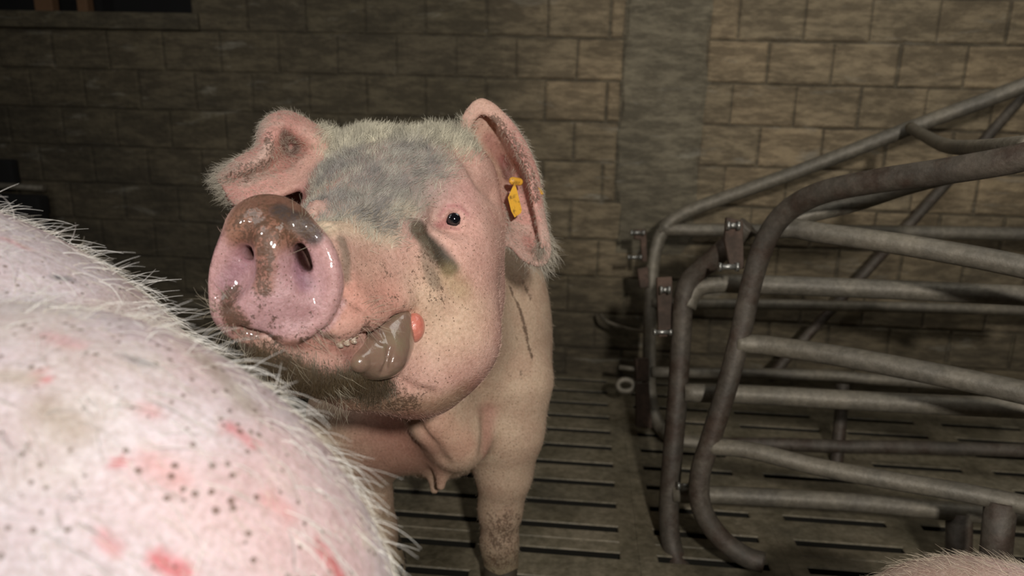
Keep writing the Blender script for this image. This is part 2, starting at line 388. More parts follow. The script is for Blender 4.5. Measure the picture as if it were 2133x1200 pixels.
# ------------------------------------------------------------------ flesh: smooth distance fields turned into one continuous surface
def unit(v): v = np.asarray(v, float); return v/np.linalg.norm(v)
def smin(a, b, k):
    if k <= 0: return np.minimum(a, b)
    h = np.maximum(k-np.abs(a-b), 0)/k; return np.minimum(a, b)-h*h*k*.25
def smax(a, b, k): return -smin(-a, -b, k)
class Field:
    def __init__(s): s.ops = []
    def add(s, fn, lo, hi, mode='u', k=.02): s.ops.append((fn, np.asarray(lo, float)-k, np.asarray(hi, float)+k, mode, k)); return s
    def ell(s, c, r, ax=None, mode='u', k=.03):
        c = np.asarray(c, float); r = np.asarray(r, float); A = np.eye(3) if ax is None else np.asarray(ax, float); m = r.max()
        def fn(X):
            q = (X-c)@A.T; k0 = np.sqrt(((q/r)**2).sum(1))+1e-9; k1 = np.sqrt(((q/(r*r))**2).sum(1))+1e-9
            return k0*(k0-1)/k1
        return s.add(fn, c-m, c+m, mode, k)
    def cap(s, a, b, ra, rb, mode='u', k=.03):
        a = np.asarray(a, float); b = np.asarray(b, float); ba = b-a; L2 = ba@ba; m = max(ra, rb)
        def fn(X):
            t = np.clip(((X-a)@ba)/L2, 0, 1); return np.linalg.norm(X-a-t[:, None]*ba, axis=1)-(ra+(rb-ra)*t)
        return s.add(fn, np.minimum(a, b)-m, np.maximum(a, b)+m, mode, k)
    def path(s, pts, rad, mode='u', k=.01):
        pts = np.asarray(pts, float); rad = np.broadcast_to(rad, (len(pts),)).astype(float); m = rad.max()
        def fn(X):
            d = np.full(len(X), 9.0)
            for i in range(len(pts)-1):
                a, b = pts[i], pts[i+1]; ba = b-a; t = np.clip(((X-a)@ba)/(ba@ba+1e-12), 0, 1)
                d = np.minimum(d, np.linalg.norm(X-a-t[:, None]*ba, axis=1)-(rad[i]+(rad[i+1]-rad[i])*t))
            return d
        return s.add(fn, pts.min(0)-m, pts.max(0)+m, mode, k)
    def cloud(s, pts, rad, mode='u', k=.01):
        pts = np.asarray(pts, np.float32); rad = np.asarray(rad, np.float32); m = rad.max(); lo, hi = pts.min(0)-m, pts.max(0)+m
        P2 = (pts*pts).sum(1)
        def fn(X):
            X = X.astype(np.float32)
            # outside the box the distance to the box is enough
            q = np.maximum(np.maximum(lo-X, X-hi), 0); d = np.linalg.norm(q, axis=1)+.01
            idx = np.nonzero(d < .05)[0]
            for s0 in range(0, len(idx), 4000):
                ii = idx[s0:s0+4000]; Y = X[ii]
                D2 = (Y*Y).sum(1)[:, None]-2*Y@pts.T+P2[None]
                j = D2.argmin(1); d[ii] = np.sqrt(np.maximum(((Y-pts[j])**2).sum(1), 0))-rad[j]
            return d
        return s.add(fn, lo, hi, mode, k)
    def __call__(s, X, far=.25):
        X = np.asarray(X, float); d = np.full(len(X), far)
        for fn, lo, hi, mode, k in s.ops:
            if mode == 'u':
                pad = .0
                m = np.all((X > lo-far*.6) & (X < hi+far*.6), axis=1)
            else: m = np.all((X > lo-.02) & (X < hi+.02), axis=1)
            if not m.any(): continue
            v = fn(X[m]); d[m] = smin(d[m], v, k) if mode == 'u' else smax(d[m], -v, k)
        return d
def grad(f, X, e=.0012):
    k = np.array([[1, -1, -1], [-1, -1, 1], [-1, 1, -1], [1, 1, 1]], float); g = np.zeros_like(X)
    for r in k: g += r[None]*f(X+r*e)[:, None]
    return g/(np.linalg.norm(g, axis=1)[:, None]+1e-12)
def hit(f, pix, t0=.25, t1=2.4):
    """where the sight lines through the given pixels first meet the field"""
    pix = np.atleast_2d(np.asarray(pix, float)); D = np.array([unit(P(x, y, 1.0)-CO) for x, y in pix]); t = np.full(len(pix), t0)
    for _ in range(90):
        d = f(CO+D*t[:, None]); t = np.where(t < t1, t+np.clip(d*.7, -.02, .12), t)
    return CO+D*t[:, None]
def surface(f, lo, hi, h, newton=2):
    """surface nets over a sparse band of the grid"""
    lo = np.asarray(lo, float); n = np.ceil((np.asarray(hi)-lo)/h).astype(int)+1; B = 6
    nb = np.ceil((n+1)/B).astype(int); n = nb*B+1
    cc = np.stack(np.meshgrid(*[np.arange(k) for k in nb], indexing='ij'), -1).reshape(-1, 3)
    cen = lo+(cc+.5)*B*h; dc = f(cen, far=1.5*B*h+.05)
    G = np.zeros(tuple(nb), np.float32); G[tuple(cc.T)] = dc
    S = np.full(tuple(n), 1.0, np.float32)
    S[:-1, :-1, :-1] = np.repeat(np.repeat(np.repeat(np.sign(G), B, 0), B, 1), B, 2)
    act = cc[np.abs(dc) < B*h*1.05+.004]
    loc = np.stack(np.meshgrid(*[np.arange(B+1)]*3, indexing='ij'), -1).reshape(-1, 3)
    CH = 400
    for s0 in range(0, len(act), CH):
        idx = (act[s0:s0+CH, None, :]*B+loc[None]).reshape(-1, 3); S[tuple(idx.T)] = f(lo+idx*h, far=.06)
    neg = S < 0; c = [neg[i:n[0]-1+i, j:n[1]-1+j, k:n[2]-1+k] for i in (0, 1) for j in (0, 1) for k in (0, 1)]
    cnt = sum(x.astype(np.int8) for x in c); cells = np.argwhere((cnt > 0) & (cnt < 8)); del c
    vid = np.full(cnt.shape, -1, np.int32); vid[tuple(cells.T)] = np.arange(len(cells))
    acc = np.zeros((len(cells), 3)); w_ = np.zeros(len(cells)); cor = [np.array(q) for q in np.ndindex(2, 2, 2)]
    for a in cor:
        for ax in range(3):
            if a[ax]: continue
            b = a.copy(); b[ax] = 1; va = S[tuple((cells+a).T)]; vb = S[tuple((cells+b).T)]; m = (va < 0) != (vb < 0)
            t = np.where(m, va/(va-vb+1e-12*(va == vb)), 0); p = cells+a+(b-a)[None]*t[:, None]; acc[m] += p[m]; w_[m] += 1
    V = lo+acc/np.maximum(w_, 1)[:, None]*h; quads = []
    for ax in range(3):
        u, v = (ax+1) % 3, (ax+2) % 3; s0 = [slice(1, -1)]*3; s0[ax] = slice(0, -1); s1 = list(s0); s1[ax] = slice(1, None)
        A = neg[tuple(s0)]; Bn = neg[tuple(s1)]; e = np.argwhere(A != Bn); off = np.array([1, 1, 1]); off[ax] = 0; e = e+off
        fl = neg[tuple(e.T)]; du = np.zeros(3, int); du[u] = 1; dv = np.zeros(3, int); dv[v] = 1
        q = np.stack([vid[tuple((e-du-dv).T)], vid[tuple((e-dv).T)], vid[tuple(e.T)], vid[tuple((e-du).T)]], 1)
        q[~fl] = q[~fl][:, ::-1]; quads.append(q)
    Q = np.vstack(quads); Q = Q[(Q >= 0).all(1)]
    for _ in range(newton):
        d = f(V, far=.06); g = grad(f, V); V = V-g*np.clip(d, -h*.6, h*.6)[:, None]
    return V, Q
def vertex_normals(V, Q):
    n = np.cross(V[Q[:, 2]]-V[Q[:, 0]], V[Q[:, 3]]-V[Q[:, 1]]); N_ = np.zeros_like(V)
    for k in range(4): np.add.at(N_, Q[:, k], n)
    return N_/(np.linalg.norm(N_, axis=1)[:, None]+1e-12)
def vnoise(X, scale, seed=0):
    X = X*scale+seed*17.3; i = np.floor(X).astype(np.int64); f = X-i; f = f*f*(3-2*f); out = 0
    for a in np.ndindex(2, 2, 2):
        j = i+np.array(a); hsh = (j[:, 0]*73856093 ^ j[:, 1]*19349663 ^ j[:, 2]*83492791) & 0xffffff
        hsh = (hsh*1103515245+12345) & 0x7fffffff; hsh = ((hsh >> 8) ^ hsh)*69069 & 0xffffff; val = hsh/float(0xffffff)
        out = out+val*np.prod(np.where(np.array(a), f, 1-f), axis=1)
    return out
def fbm(X, scale, seed=0, o=3): return sum(vnoise(X, scale*2**i, seed+i)*.5**i for i in range(o))/sum(.5**i for i in range(o))
def sstep(a, b, x): t = np.clip((x-a)/(b-a), 0, 1); return t*t*(3-2*t)
def blob(X, c, r, soft=.5):
    """1 inside, fading to 0 at distance r from c (r may be three radii along world axes)"""
    return 1-sstep(1-soft, 1.0, np.linalg.norm((X-np.asarray(c))/r, axis=1))
def streak(X, a, b, r, soft=.7):
    a = np.asarray(a); ba = np.asarray(b)-a; t = np.clip(((X-a)@ba)/(ba@ba), 0, 1)
    return 1-sstep(1-soft, 1.0, np.linalg.norm(X-a-t[:, None]*ba, axis=1)/r)
def lerp(C, col, a): return C+(np.asarray(col)[None]-C)*np.clip(a, 0, 1)[:, None]
def set_attr(me, name, arr, kind='FLOAT'):
    a = me.attributes.new(name, 'FLOAT_COLOR' if kind == 'C' else 'FLOAT', 'POINT')
    if kind == 'C': a.data.foreach_set('color', np.hstack([arr, np.ones((len(arr), 1))]).astype(np.float32).ravel())
    else: a.data.foreach_set('value', np.asarray(arr, np.float32))
def sheet(grid, nu=5, nv=5):
    """grid rows of (px, py, depth) -> dense points of a smooth sheet"""
    G = np.array([[P(*q) for q in row] for row in grid]); R1 = np.stack([catmull(G[:, j], nu) for j in range(G.shape[1])], 1)
    return np.stack([catmull(R1[i], nv) for i in range(R1.shape[0])], 0)
def hairs(name, parent, V, Q, Nn, n, dens, length, direction, lift, tint, rad=.00018, curl=.25, nseg=4, gravity=0.0, seed=1):
    """short bristles growing from the surface; length, direction, tint given per vertex"""
    g = np.random.default_rng(seed); A = V[Q]; area = .5*np.linalg.norm(np.cross(A[:, 2]-A[:, 0], A[:, 3]-A[:, 1]), axis=1)
    wgt = area*dens[Q].mean(1); fi = g.choice(len(Q), n, p=wgt/wgt.sum()); u = g.random((n, 1)); v = g.random((n, 1)); q = Q[fi]
    W = [(1-u)*(1-v), u*(1-v), u*v, (1-u)*v]
    I = lambda arr: sum(wk*arr[q[:, k]] for k, wk in enumerate(W))
    p = I(V); nn = I(Nn); nn /= np.linalg.norm(nn, axis=1)[:, None]; d = I(direction); d = d-nn*(d*nn).sum(1)[:, None]
    d = d/(np.linalg.norm(d, axis=1)[:, None]+1e-9); d = d+g.normal(0, curl, (n, 3)); d = d/(np.linalg.norm(d, axis=1)[:, None]+1e-9)
    L = I(length[:, None])*g.uniform(.5, 1.25, (n, 1)); li = I(lift[:, None])*g.uniform(.6, 1.4, (n, 1)); T = I(tint)*g.uniform(.75, 1.15, (n, 1))
    pts = np.zeros((n, nseg, 3)); cur = p-nn*.0006; pts[:, 0] = cur; jit = g.normal(0, .16, (n, 3))
    for s_ in range(1, nseg):
        t = s_/(nseg-1); dr = d*(.35+.65*t)+nn*li*(1.3-t*.9)+jit*t; dr[:, 2] -= gravity*t; dr /= np.linalg.norm(dr, axis=1)[:, None]
        cur = cur+dr*L/(nseg-1); pts[:, s_] = cur
    cd = bpy.data.hair_curves.new(name); cd.add_curves([nseg]*n)
    base = np.array(parent.location); cd.position_data.foreach_set('vector', (pts-base).astype(np.float32).ravel())
    ra = cd.attributes.get('radius') or cd.attributes.new('radius', 'FLOAT', 'POINT')
    rr = np.tile(np.linspace(1, .25, nseg)[None]*rad, (n, 1))*g.uniform(.7, 1.3, (n, 1)); ra.data.foreach_set('value', rr.astype(np.float32).ravel())
    at = cd.attributes.new('hair_tint', 'FLOAT_COLOR', 'CURVE'); at.data.foreach_set('color', np.hstack([T, np.ones((n, 1))]).astype(np.float32).ravel())
    o = bpy.data.objects.new(name, cd); COL.objects.link(o); cd.materials.append(M_HAIR); o.parent = parent; o['kind'] = 'stuff'
    return o
# ------------------------------------------------------------------ the standing sow
SK = P(845, 420, 1.17); SN = P(575, 580, .78)
hf = unit(SN-SK); E1 = P(942, 457, 1.06); E2 = P(655, 437, 1.097)
hr = E1-E2; hr = unit(hr-hf*(hr@hf)); hu = np.cross(hf, hr)
HO = (E1+E2)/2; HA = np.array([hr, hu, hf])
def H(r, u, f_): return HO+hr*r+hu*u+hf*f_
fld = Field()
# body
ba = unit([-.13, 1, 0]); bs = np.cross(ba, [0, 0, 1.0]); BA = np.array([bs, ba, [0, 0, 1.0]])
def B(s_, a, z): return np.array([-.275, 1.45, 0])+bs*s_+ba*a+np.array([0, 0, z])
fld.ell(B(0, .03, .47), (.205, .24, .28), BA)
fld.ell(B(.0, .38, .48), (.235, .42, .275), BA, k=.08)
fld.ell(B(0, .68, .50), (.225, .25, .28), BA, k=.08)
for s_ in (-1, 1):
    fld.ell(B(.145*s_, -.02, .50), (.085, .14, .23), BA, k=.06)        # shoulder
    fld.ell(B(.14*s_, .72, .46), (.10, .18, .22), BA, k=.06)           # ham
    # hind legs
    fld.cap(B(.15*s_, .74, .38), B(.145*s_, .80, .24), .10, .05, k=.06)
    fld.cap(B(.145*s_, .80, .24), B(.14*s_, .76, .06), .045, .032, k=.03)
# front legs
def leg(pts, rads):
    for a, b, ra, rb in zip(pts, pts[1:], rads, rads[1:]): fld.cap(a, b, ra, rb, k=.03)
LR = [P(1062, 800, 1.46), P(1058, 900, 1.47), P(1050, 985, 1.49), P(1042, 1060, 1.51), P(1040, 1130, 1.53), P(1044, 1172, 1.545)]
leg(LR, [.085, .066, .052, .040, .034, .037])
LL = [P(735, 860, 1.46), P(745, 960, 1.48), P(764, 1040, 1.50), P(784, 1100, 1.52), P(800, 1160, 1.54), P(808, 1188, 1.55)]
leg(LL, [.085, .064, .047, .037, .032, .036])
fld.cap(P(905, 760, 1.40), P(930, 880, 1.42), .10, .085, k=.06)
fld.cap(P(905, 880, 1.31), P(955, 922, 1.35), .045, .052, k=.04)          # breast fold
fld.ell(P(800, 880, 1.46), (.13, .10, .10), None, k=.05)
fld.cap(P(925, 960, 1.37), P(918, 1012, 1.37), .016, .008, k=.022)       # teat
fld.cap(P(902, 965, 1.42), P(905, 1020, 1.43), .014, .008, k=.022)
# neck and throat
fld.cap(H(.0, -.05, -.13), B(0, .04, .52), .11, .18, k=.06)
fld.cap(H(0.02, -.13, -.06), B(0, -.0, .45), .12, .16, k=.06)
# head
fld.ell(H(.018, -.002, -.09), (.132, .110, .15), HA, k=.05)
fld.ell(H(-.055, .046, -.10), (.060, .045, .07), HA, k=.05)
fld.ell(H(.070, .046, -.10), (.060, .045, .07), HA, k=.05)
fld.ell(H(.015, .022, .0), (.092, .072, .10), HA, k=.05)
fld.cap(H(.01, -.025, -.02), H(0, -.015, .25), .098, .060, k=.06)
for s_ in (-1, 1):
    c_ = .018
    fld.ell(H(c_+.070*s_, -.125, -.02), (.084, .122, .12), HA, k=.06)    # jowl
    fld.ell(H(c_+.060*s_, -.180, .05), (.07, .075, .095), HA, k=.06)
    fld.ell(H(c_+.090*s_, -.02, -.03), (.05, .06, .07), HA, k=.05)      # cheek bone
    fld.ell(H(c_+.072*s_, .042, -.01), (.042, .030, .045), HA, k=.035)  # brow
    fld.ell(H(c_*.5+.052*s_, -.060, .12), (.045, .045, .10), HA, k=.05) # side of the muzzle
fld.ell(H(.01, -.16, .0), (.12, .12, .14), HA, k=.05)
fld.cap(H(0.01, -.148, .09), H(-.0, -.106, .21), .066, .036, k=.06)       # lower jaw
# upper lip, full at the corner of the mouth
fld.cap(P(590, 655, .80), P(700, 655, .83), .030, .030, k=.03)
fld.cap(P(700, 645, .83), P(815, 615, .945), .034, .026, k=.03)
fld.ell(P(800, 560, 1.0), (.07, .06, .07), None, k=.06)
fld.cap(P(640, 734, .875), P(740, 762, .93), .036, .054, k=.06)
fld.cap(P(575, 725, .83), P(640, 750, .86), .026, .034, k=.04)
fld.cap(P(930, 545, 1.030), P(918, 700, 1.012), .060, .062, k=.06)
fld.cap(P(918, 700, 1.012), P(870, 775, .985), .062, .055, k=.06)
# lower lip
fld.cap(P(560, 722, .80), P(660, 742, .83), .020, .024, k=.03)
fld.cap(P(660, 742, .83), P(800, 725, .93), .024, .030, k=.03)
# nose disc
nd = unit(H(.25, .16, 1.0)-HO); du = unit(CU*1.0+CR*.05-nd*(nd@(CU+CR*.05))); dr = np.cross(du, nd); DA = np.array([dr, du, nd])
DC = P(568, 592, .765)
fld.ell(DC-nd*.012, (.069, .061, .019), DA, k=.012)
fld.ell(DC-nd*.020, (.066, .058, .018), DA, k=.012)
fld.ell(P(556, 478, .775)-nd*.01, (.043, .036, .026), DA, k=.03)
fld.ell(P(500, 640, .765)-nd*.01, (.030, .036, .024), DA, k=.02)
fld.cap(DC-nd*.035, DC-nd*.08, .047, .048, k=.035)
base_n = len(fld.ops)
hh = lambda *pix: hit(fld, pix)
# rim of the disc
rim = [(640, 462), (682, 510), (700, 565), (700, 620), (680, 668), (640, 696)]
rp = hh(*[(x-9, y) for x, y in rim]); fld.path(catmull(rp-nd*.002, 3), .0075, k=.012)
crease = catmull(hh((655, 452), (700, 500), (719, 560), (718, 620), (700, 668), (662, 700)), 3); fld.path(crease+nd*.001, .0035, 's', k=.012)
# nostrils
n2 = hh((626, 545))[0]; sl = unit(du*.9-dr*.38)
fld.ell(n2+nd*.004-sl*.006, (.015, .034, .019), np.array([unit(np.cross(sl, nd)), sl, nd]), 's', k=.016)
for t_, r_ in ((.014, .0065), (.006, .0075), (-.002, .0065), (-.010, .0045)): fld.cap(n2+sl*t_+nd*.004, n2+sl*t_*.7-nd*.05, r_, .005, 's', k=.005)
n1 = hh((486, 560))[0]; s1 = unit(du*.75+dr*.55)
fld.ell(n1-nd*.001-dr*.006-du*.004, (.023, .042, .022), np.array([unit(np.cross(s1, nd)), s1, nd]), 's', k=.018)
n1b = hh((508, 528))[0]
fld.cap(n1b+nd*.004, n1b-nd*.04+dr*.012, .009, .006, 's', k=.008)
fld.ell(hh((560, 520))[0]-nd*.004, (.012, .02, .010), DA, k=.02)              # septum
# the mouth: a cut that follows the lips
mp_ = hh((500, 688), (530, 698), (580, 706), (630, 709), (680, 704), (730, 694), (775, 680), (815, 660), (845, 640), (858, 636))
mc = catmull(mp_, 3); inn = -hf*.35+hu*.0
fld.path(mc+CF*.006, np.linspace(.0075, .0090, len(mc)), 's', k=.006)
lip = catmull(hh((600, 692), (660, 694), (720, 678), (775, 662), (815, 640), (838, 624)), 3); fld.path(lip+CF*.006, .009, k=.02)
cr = hh((868, 622)); fld.ell(cr[0]+CF*.016, (.020, .016, .016), None, k=.03)
# hollow where the tongue lies
tg = hh((800, 700))[0]; fld.ell(tg+CF*.006, (.034, .026, .02), None, 's', k=.02)
# eyes
ey = hh((942, 457), (657, 436)); 
for q, sx in ((ey[0], 1), (ey[1], -1)):
    fld.ell(q+CF*.002, (.026, .018, .016), None, 's', k=.03)
e1 = hh((942, 457))[0]
lidu = catmull(hh((905, 470), (922, 455), (932, 440), (948, 441), (962, 452), (966, 468)), 3)
lidl = catmull(hh((905, 472), (925, 470), (938, 475), (955, 477), (967, 468)), 3)
fld.ell(e1+CF*.002-CR*.0005, (.0130, .0098, .013), None, 's', k=.004)
fld.path(lidu, np.full(len(lidu), .0042), k=.006); fld.path(lidl, np.full(len(lidl), .003), k=.006)
fld.path(catmull(hh((915, 452), (930, 430), (955, 428), (975, 445)), 3)+CF*.002, .004, k=.01)
fld.path(catmull(hh((918, 446), (933, 424), (958, 422), (980, 440)), 3), .0016, 's', k=.007)
EYEC = e1+CF*.0085+CR*.0015
e2 = hh((657, 437))[0]; fld.ell(e2, (.004, .008, .009), None, 's', k=.004)
fld.path(hh((650, 425), (660, 424), (664, 436)), .004, k=.006)
# folds of the face
fold = lambda pix, rad, k=.014, mode='s': fld.path(catmull(hh(*pix), 3), rad, mode, k=k)
fold([(900, 488), (918, 512), (930, 535)], .003, .02)
fold([(720, 600), (728, 620), (755, 635)], .003, .012)
fold([(760, 690), (830, 790), (900, 820)], .002, .012)
fold([(975, 330), (1000, 375), (1030, 405)], .002, .035)
fold([(1000, 810), (1018, 860), (1012, 930)], .004, .035)
fold([(868, 880), (905, 930), (925, 960)], .003, .02)
# ears: thick curved leaves
right_ear = [
 [(968, 300, 1.15), (966, 290, 1.15), (985, 320, 1.175), (1008, 370, 1.20), (1028, 420, 1.19), (1042, 445, 1.15)],
 [(980, 254, 1.138), (972, 248, 1.145), (995, 300, 1.175), (1020, 355, 1.195), (1038, 410, 1.185), (1045, 465, 1.15)],
 [(1010, 232, 1.132), (1008, 216, 1.148), (1034, 288, 1.182), (1050, 345, 1.218), (1058, 410, 1.198), (1054, 487, 1.158)],
 [(1060, 280, 1.128), (1066, 264, 1.145), (1080, 315, 1.178), (1084, 375, 1.205), (1079, 440, 1.190), (1068, 510, 1.160)],
 [(1100, 352, 1.135), (1108, 342, 1.150), (1114, 375, 1.172), (1110, 425, 1.188), (1099, 475, 1.182), (1088, 534, 1.160)],
 [(1117, 434, 1.143), (1124, 424, 1.150), (1128, 450, 1.168), (1124, 490, 1.175), (1117, 520, 1.17), (1106, 546, 1.155)],
 [(1130, 512, 1.148), (1138, 500, 1.150), (1142, 515, 1.155), (1140, 530, 1.155), (1134, 545, 1.155), (1125, 551, 1.15)]]
left_ear = [
 [(672, 440, 1.17), (675, 360, 1.20), (684, 290, 1.165), (676, 302, 1.14), (668, 325, 1.135), (665, 350, 1.115), (668, 368, 1.10)],
 [(645, 445, 1.18), (650, 360, 1.22), (632, 258, 1.165), (632, 277, 1.125), (630, 310, 1.155), (636, 350, 1.115), (645, 375, 1.09)],
 [(605, 445, 1.18), (612, 360, 1.22), (592, 246, 1.155), (594, 264, 1.110), (606, 305, 1.175), (606, 358, 1.110), (602, 396, 1.07)],
 [(565, 440, 1.16), (575, 360, 1.20), (553, 263, 1.135), (568, 287, 1.090), (582, 325, 1.140), (578, 372, 1.090), (565, 408, 1.06)],
 [(530, 438, 1.14), (535, 390, 1.16), (535, 314, 1.115), (549, 327, 1.075), (558, 352, 1.105), (548, 385, 1.075), (530, 420, 1.055)],
 [(500, 432, 1.11), (500, 395, 1.13), (493, 341, 1.100), (505, 350, 1.068), (512, 370, 1.088), (508, 392, 1.068), (500, 425, 1.055)],
 [(475, 410, 1.10), (472, 395, 1.10), (458, 371, 1.100), (462, 375, 1.085), (468, 383, 1.082), (474, 395, 1.075), (482, 412, 1.07)]]
EARR = sheet(right_ear, 9, 9); EARL = sheet(left_ear, 8, 8)
def ear_thick(G, base, tip):
    t = np.linspace(0, 1, G.shape[0])[:, None]; v = np.linspace(0, 1, G.shape[1])[None]
    return (base+(tip-base)*t)*(.82+.18*np.sin(np.pi*v))
fld.cloud(EARR.reshape(-1, 3), ear_thick(EARR, .0078, .0055).ravel(), k=.018)
fld.cloud(EARL.reshape(-1, 3), ear_thick(EARL, .0085, .006).ravel(), k=.016)
V, Q = surface(fld, (-.66, .55, -.03), (.25, 2.56, 1.15), .0042)
NN = vertex_normals(V, Q); hits = lambda *pix: hit(fld, pix)
f_loc = (V-HO)@hf; u_loc = (V-HO)@hu; r_loc = (V-HO)@hr
dE1 = np.min(np.linalg.norm(V[:, None, :]-EARR[::4, ::4].reshape(-1, 1, 3).transpose(1, 0, 2), axis=2), axis=1) if False else None
def near(G, R):
    G = G[::3, ::3].reshape(-1, 3).astype(np.float32); lo, hi = G.min(0)-R, G.max(0)+R; m = np.all((V > lo) & (V < hi), axis=1); out = np.full(len(V), 9.0)
    X = V[m].astype(np.float32); o = np.empty(len(X)); j = np.empty(len(X), int)
    for s0 in range(0, len(X), 8000):
        D2 = ((X[s0:s0+8000, None]-G[None])**2).sum(2); o[s0:s0+8000] = D2.min(1); j[s0:s0+8000] = D2.argmin(1)
    out[m] = np.sqrt(o); jj = np.zeros(len(V), int); jj[m] = j; return out, jj
head = sstep(-.22, -.08, f_loc)*sstep(-.34, -.26, u_loc)
C = np.tile(np.array([.60, .445, .325]), (len(V), 1))                       # creamy body
n_big = fbm(V, 9, 3); n_mid = fbm(V, 30, 5); n_fin = fbm(V, 90, 9)
C = lerp(C, (.63, .39, .325), head)
A_ = lambda px, py: hits((px, py))[0]
def paint(col, pts, r, amt=1.0, soft=.75, br=0.0):
    global C
    h_ = hits(*pts); m = np.zeros(len(V))
    if len(h_) == 1: m = blob(V, h_[0], r, soft)
    else:
        for a, b in zip(h_, h_[1:]): m = np.maximum(m, streak(V, a, b, r, soft))
    if br: m = np.clip(m*(1+br)-br*(n_mid*.6+n_fin*.4)*1.6, 0, 1)
    C = lerp(C, col, m*amt); return m
# face
paint((.68, .50, .36), [(930, 640)], .10, .8)
paint((.66, .39, .33), [(960, 480), (985, 545)], .07, .7)
paint((.55, .30, .28), [(955, 400), (930, 390)], .06, .6)
paint((.72, .60, .44), [(680, 465), (800, 480)], .035, .8)
paint((.70, .37, .295), [(720, 620), (800, 620)], .055, .8)
paint((.64, .42, .33), [(770, 540)], .05, .6)
gr = paint((.33, .29, .265), [(700, 320), (790, 330), (880, 330), (840, 400), (760, 420)], .095, .85, .95, .15)
paint((.26, .24, .235), [(740, 360), (800, 380)], .055, .5, .8, .5)
paint((.58, .54, .40), [(720, 285), (820, 268), (930, 275)], .035, .7)
paint((.50, .46, .34), [(700, 455), (780, 445), (850, 435)], .022, .5)
paint((.045, .038, .024), [(872, 480), (900, 515), (932, 555)], .027, .97, .8, .7)
paint((.36, .27, .13), [(935, 575), (960, 600)], .030, .55, .9)
paint((.17, .145, .10), [(868, 478), (880, 500), (905, 590)], .020, .6, .8, .9)
paint((.30, .20, .12), [(620, 810), (700, 830), (850, 850), (960, 820)], .034, .75)
paint((.19, .115, .06), [(540, 752), (600, 776), (700, 798), (770, 804)], .032, .9, .7, .45)
paint((.12, .075, .04), [(600, 775), (700, 800)], .030, .7, .7, .5)
paint((.46, .24, .19), [(600, 715), (700, 722), (740, 725)], .012, .8, .7)
paint((.28, .12, .10), [(720, 740), (738, 760)], .012, .6)
paint((.16, .14, .10), [(712, 500), (722, 540), (720, 580)], .012, .7, .8, .5)
# nose disc
dd = (V-DC)@nd; rd = np.linalg.norm((V-DC)-dd[:, None]*nd[None], axis=1)
disc = sstep(-.034, -.024, dd)*(1-sstep(.070, .077, rd))*(1-sstep(-.0, .012, -(V-hits((600, 694))[0])@du))
disc = np.maximum(disc, blob(V, A_(556, 470), .045, .4)*sstep(-.05, -.03, dd))
C = lerp(C, (.57, .35, .365), disc)
C = lerp(C, (.64, .39, .38), disc*sstep(.045, .065, rd)*.7)
paint((.19, .095, .060), [(510, 445), (545, 418), (610, 440)], .036, .97, .6)
paint((.34, .17, .11), [(500, 480), (560, 490), (600, 480)], .034, .9, .7, .4); paint((.36, .17, .12), [(555, 520), (548, 590)], .020, .85, .7, .5); paint((.30, .15, .11), [(480, 610), (490, 670), (520, 690)], .022, .85, .7, .6)
paint((.06, .05, .048), [(585, 440), (625, 462), (652, 490)], .016, .9, .6, .2)
paint((.33, .18, .24), [(622, 560), (634, 590)], .017, .85, .9)
paint((.32, .16, .20), [(470, 590), (505, 550)], .020, .75, .9)
wet = np.clip(disc*(.55+.9*n_mid), 0, 1)
C = lerp(C, (.07, .02, .02), np.maximum(blob(V, n2-nd*.034, .026, .6), blob(V, n1b-nd*.036, .026, .6)))  # nostril depths painted near black in place of their shade
paint((.50, .20, .20), [(915, 468), (928, 463)], .009, .7); paint((.44, .19, .19), [(915, 450), (932, 430), (958, 430), (974, 446)], .005, .7)
paint((.40, .18, .17), [(905, 470), (930, 474), (955, 478)], .004, .7); paint((.45, .20, .19), [(1020, 440), (1030, 460)], .006, .5)
C = lerp(C, (.13, .065, .045), streak(V, mp_[1], mp_[3], .006, .8)+streak(V, mp_[3], mp_[5], .006, .8)+streak(V, mp_[5], mp_[7], .007, .8)+streak(V, mp_[7], mp_[9], .007, .8))
C = lerp(C, (.13, .065, .045), streak(V, mp_[0], mp_[2], .006, .8))
# dirt on nose, cheek, legs
dirt = np.zeros(len(V))
def soil(pts, r, amt, soft=.8):
    global dirt
    h_ = hits(*pts); m = np.zeros(len(V))
    if len(h_) == 1: m = blob(V, h_[0], r, soft)
    else:
        for a, b in zip(h_, h_[1:]): m = np.maximum(m, streak(V, a, b, r, soft))
    dirt = np.maximum(dirt, m*amt)
soil([(510, 465), (560, 480), (610, 470)], .036, .85); soil([(555, 510), (545, 600)], .018, .9); soil([(545, 540), (540, 590)], .020, .62)
soil([(480, 620), (490, 670)], .024, 1.0); soil([(540, 660), (600, 690)], .026, .42); soil([(445, 560), (450, 640)], .02, .35)
soil([(530, 735), (600, 770), (700, 810), (850, 845)], .040, .75); soil([(700, 800), (860, 820)], .05, .42); soil([(800, 640), (700, 660)], .05, .22)
soil([(870, 480), (910, 610)], .035, .48); soil([(1050, 1100), (1045, 1170)], .08, .62); soil([(1062, 600), (1085, 650), (1108, 745)], .0075, 1.0); soil([(1090, 590), (1105, 620)], .010, .7)
soil([(1085, 780)], .014, .6); soil([(560, 420)], .04, .5); soil([(505, 700), (600, 706), (700, 700), (770, 684)], .010, .62)
soil([(780, 560), (860, 600)], .06, .25); soil([(860, 270), (700, 330)], .1, .2)
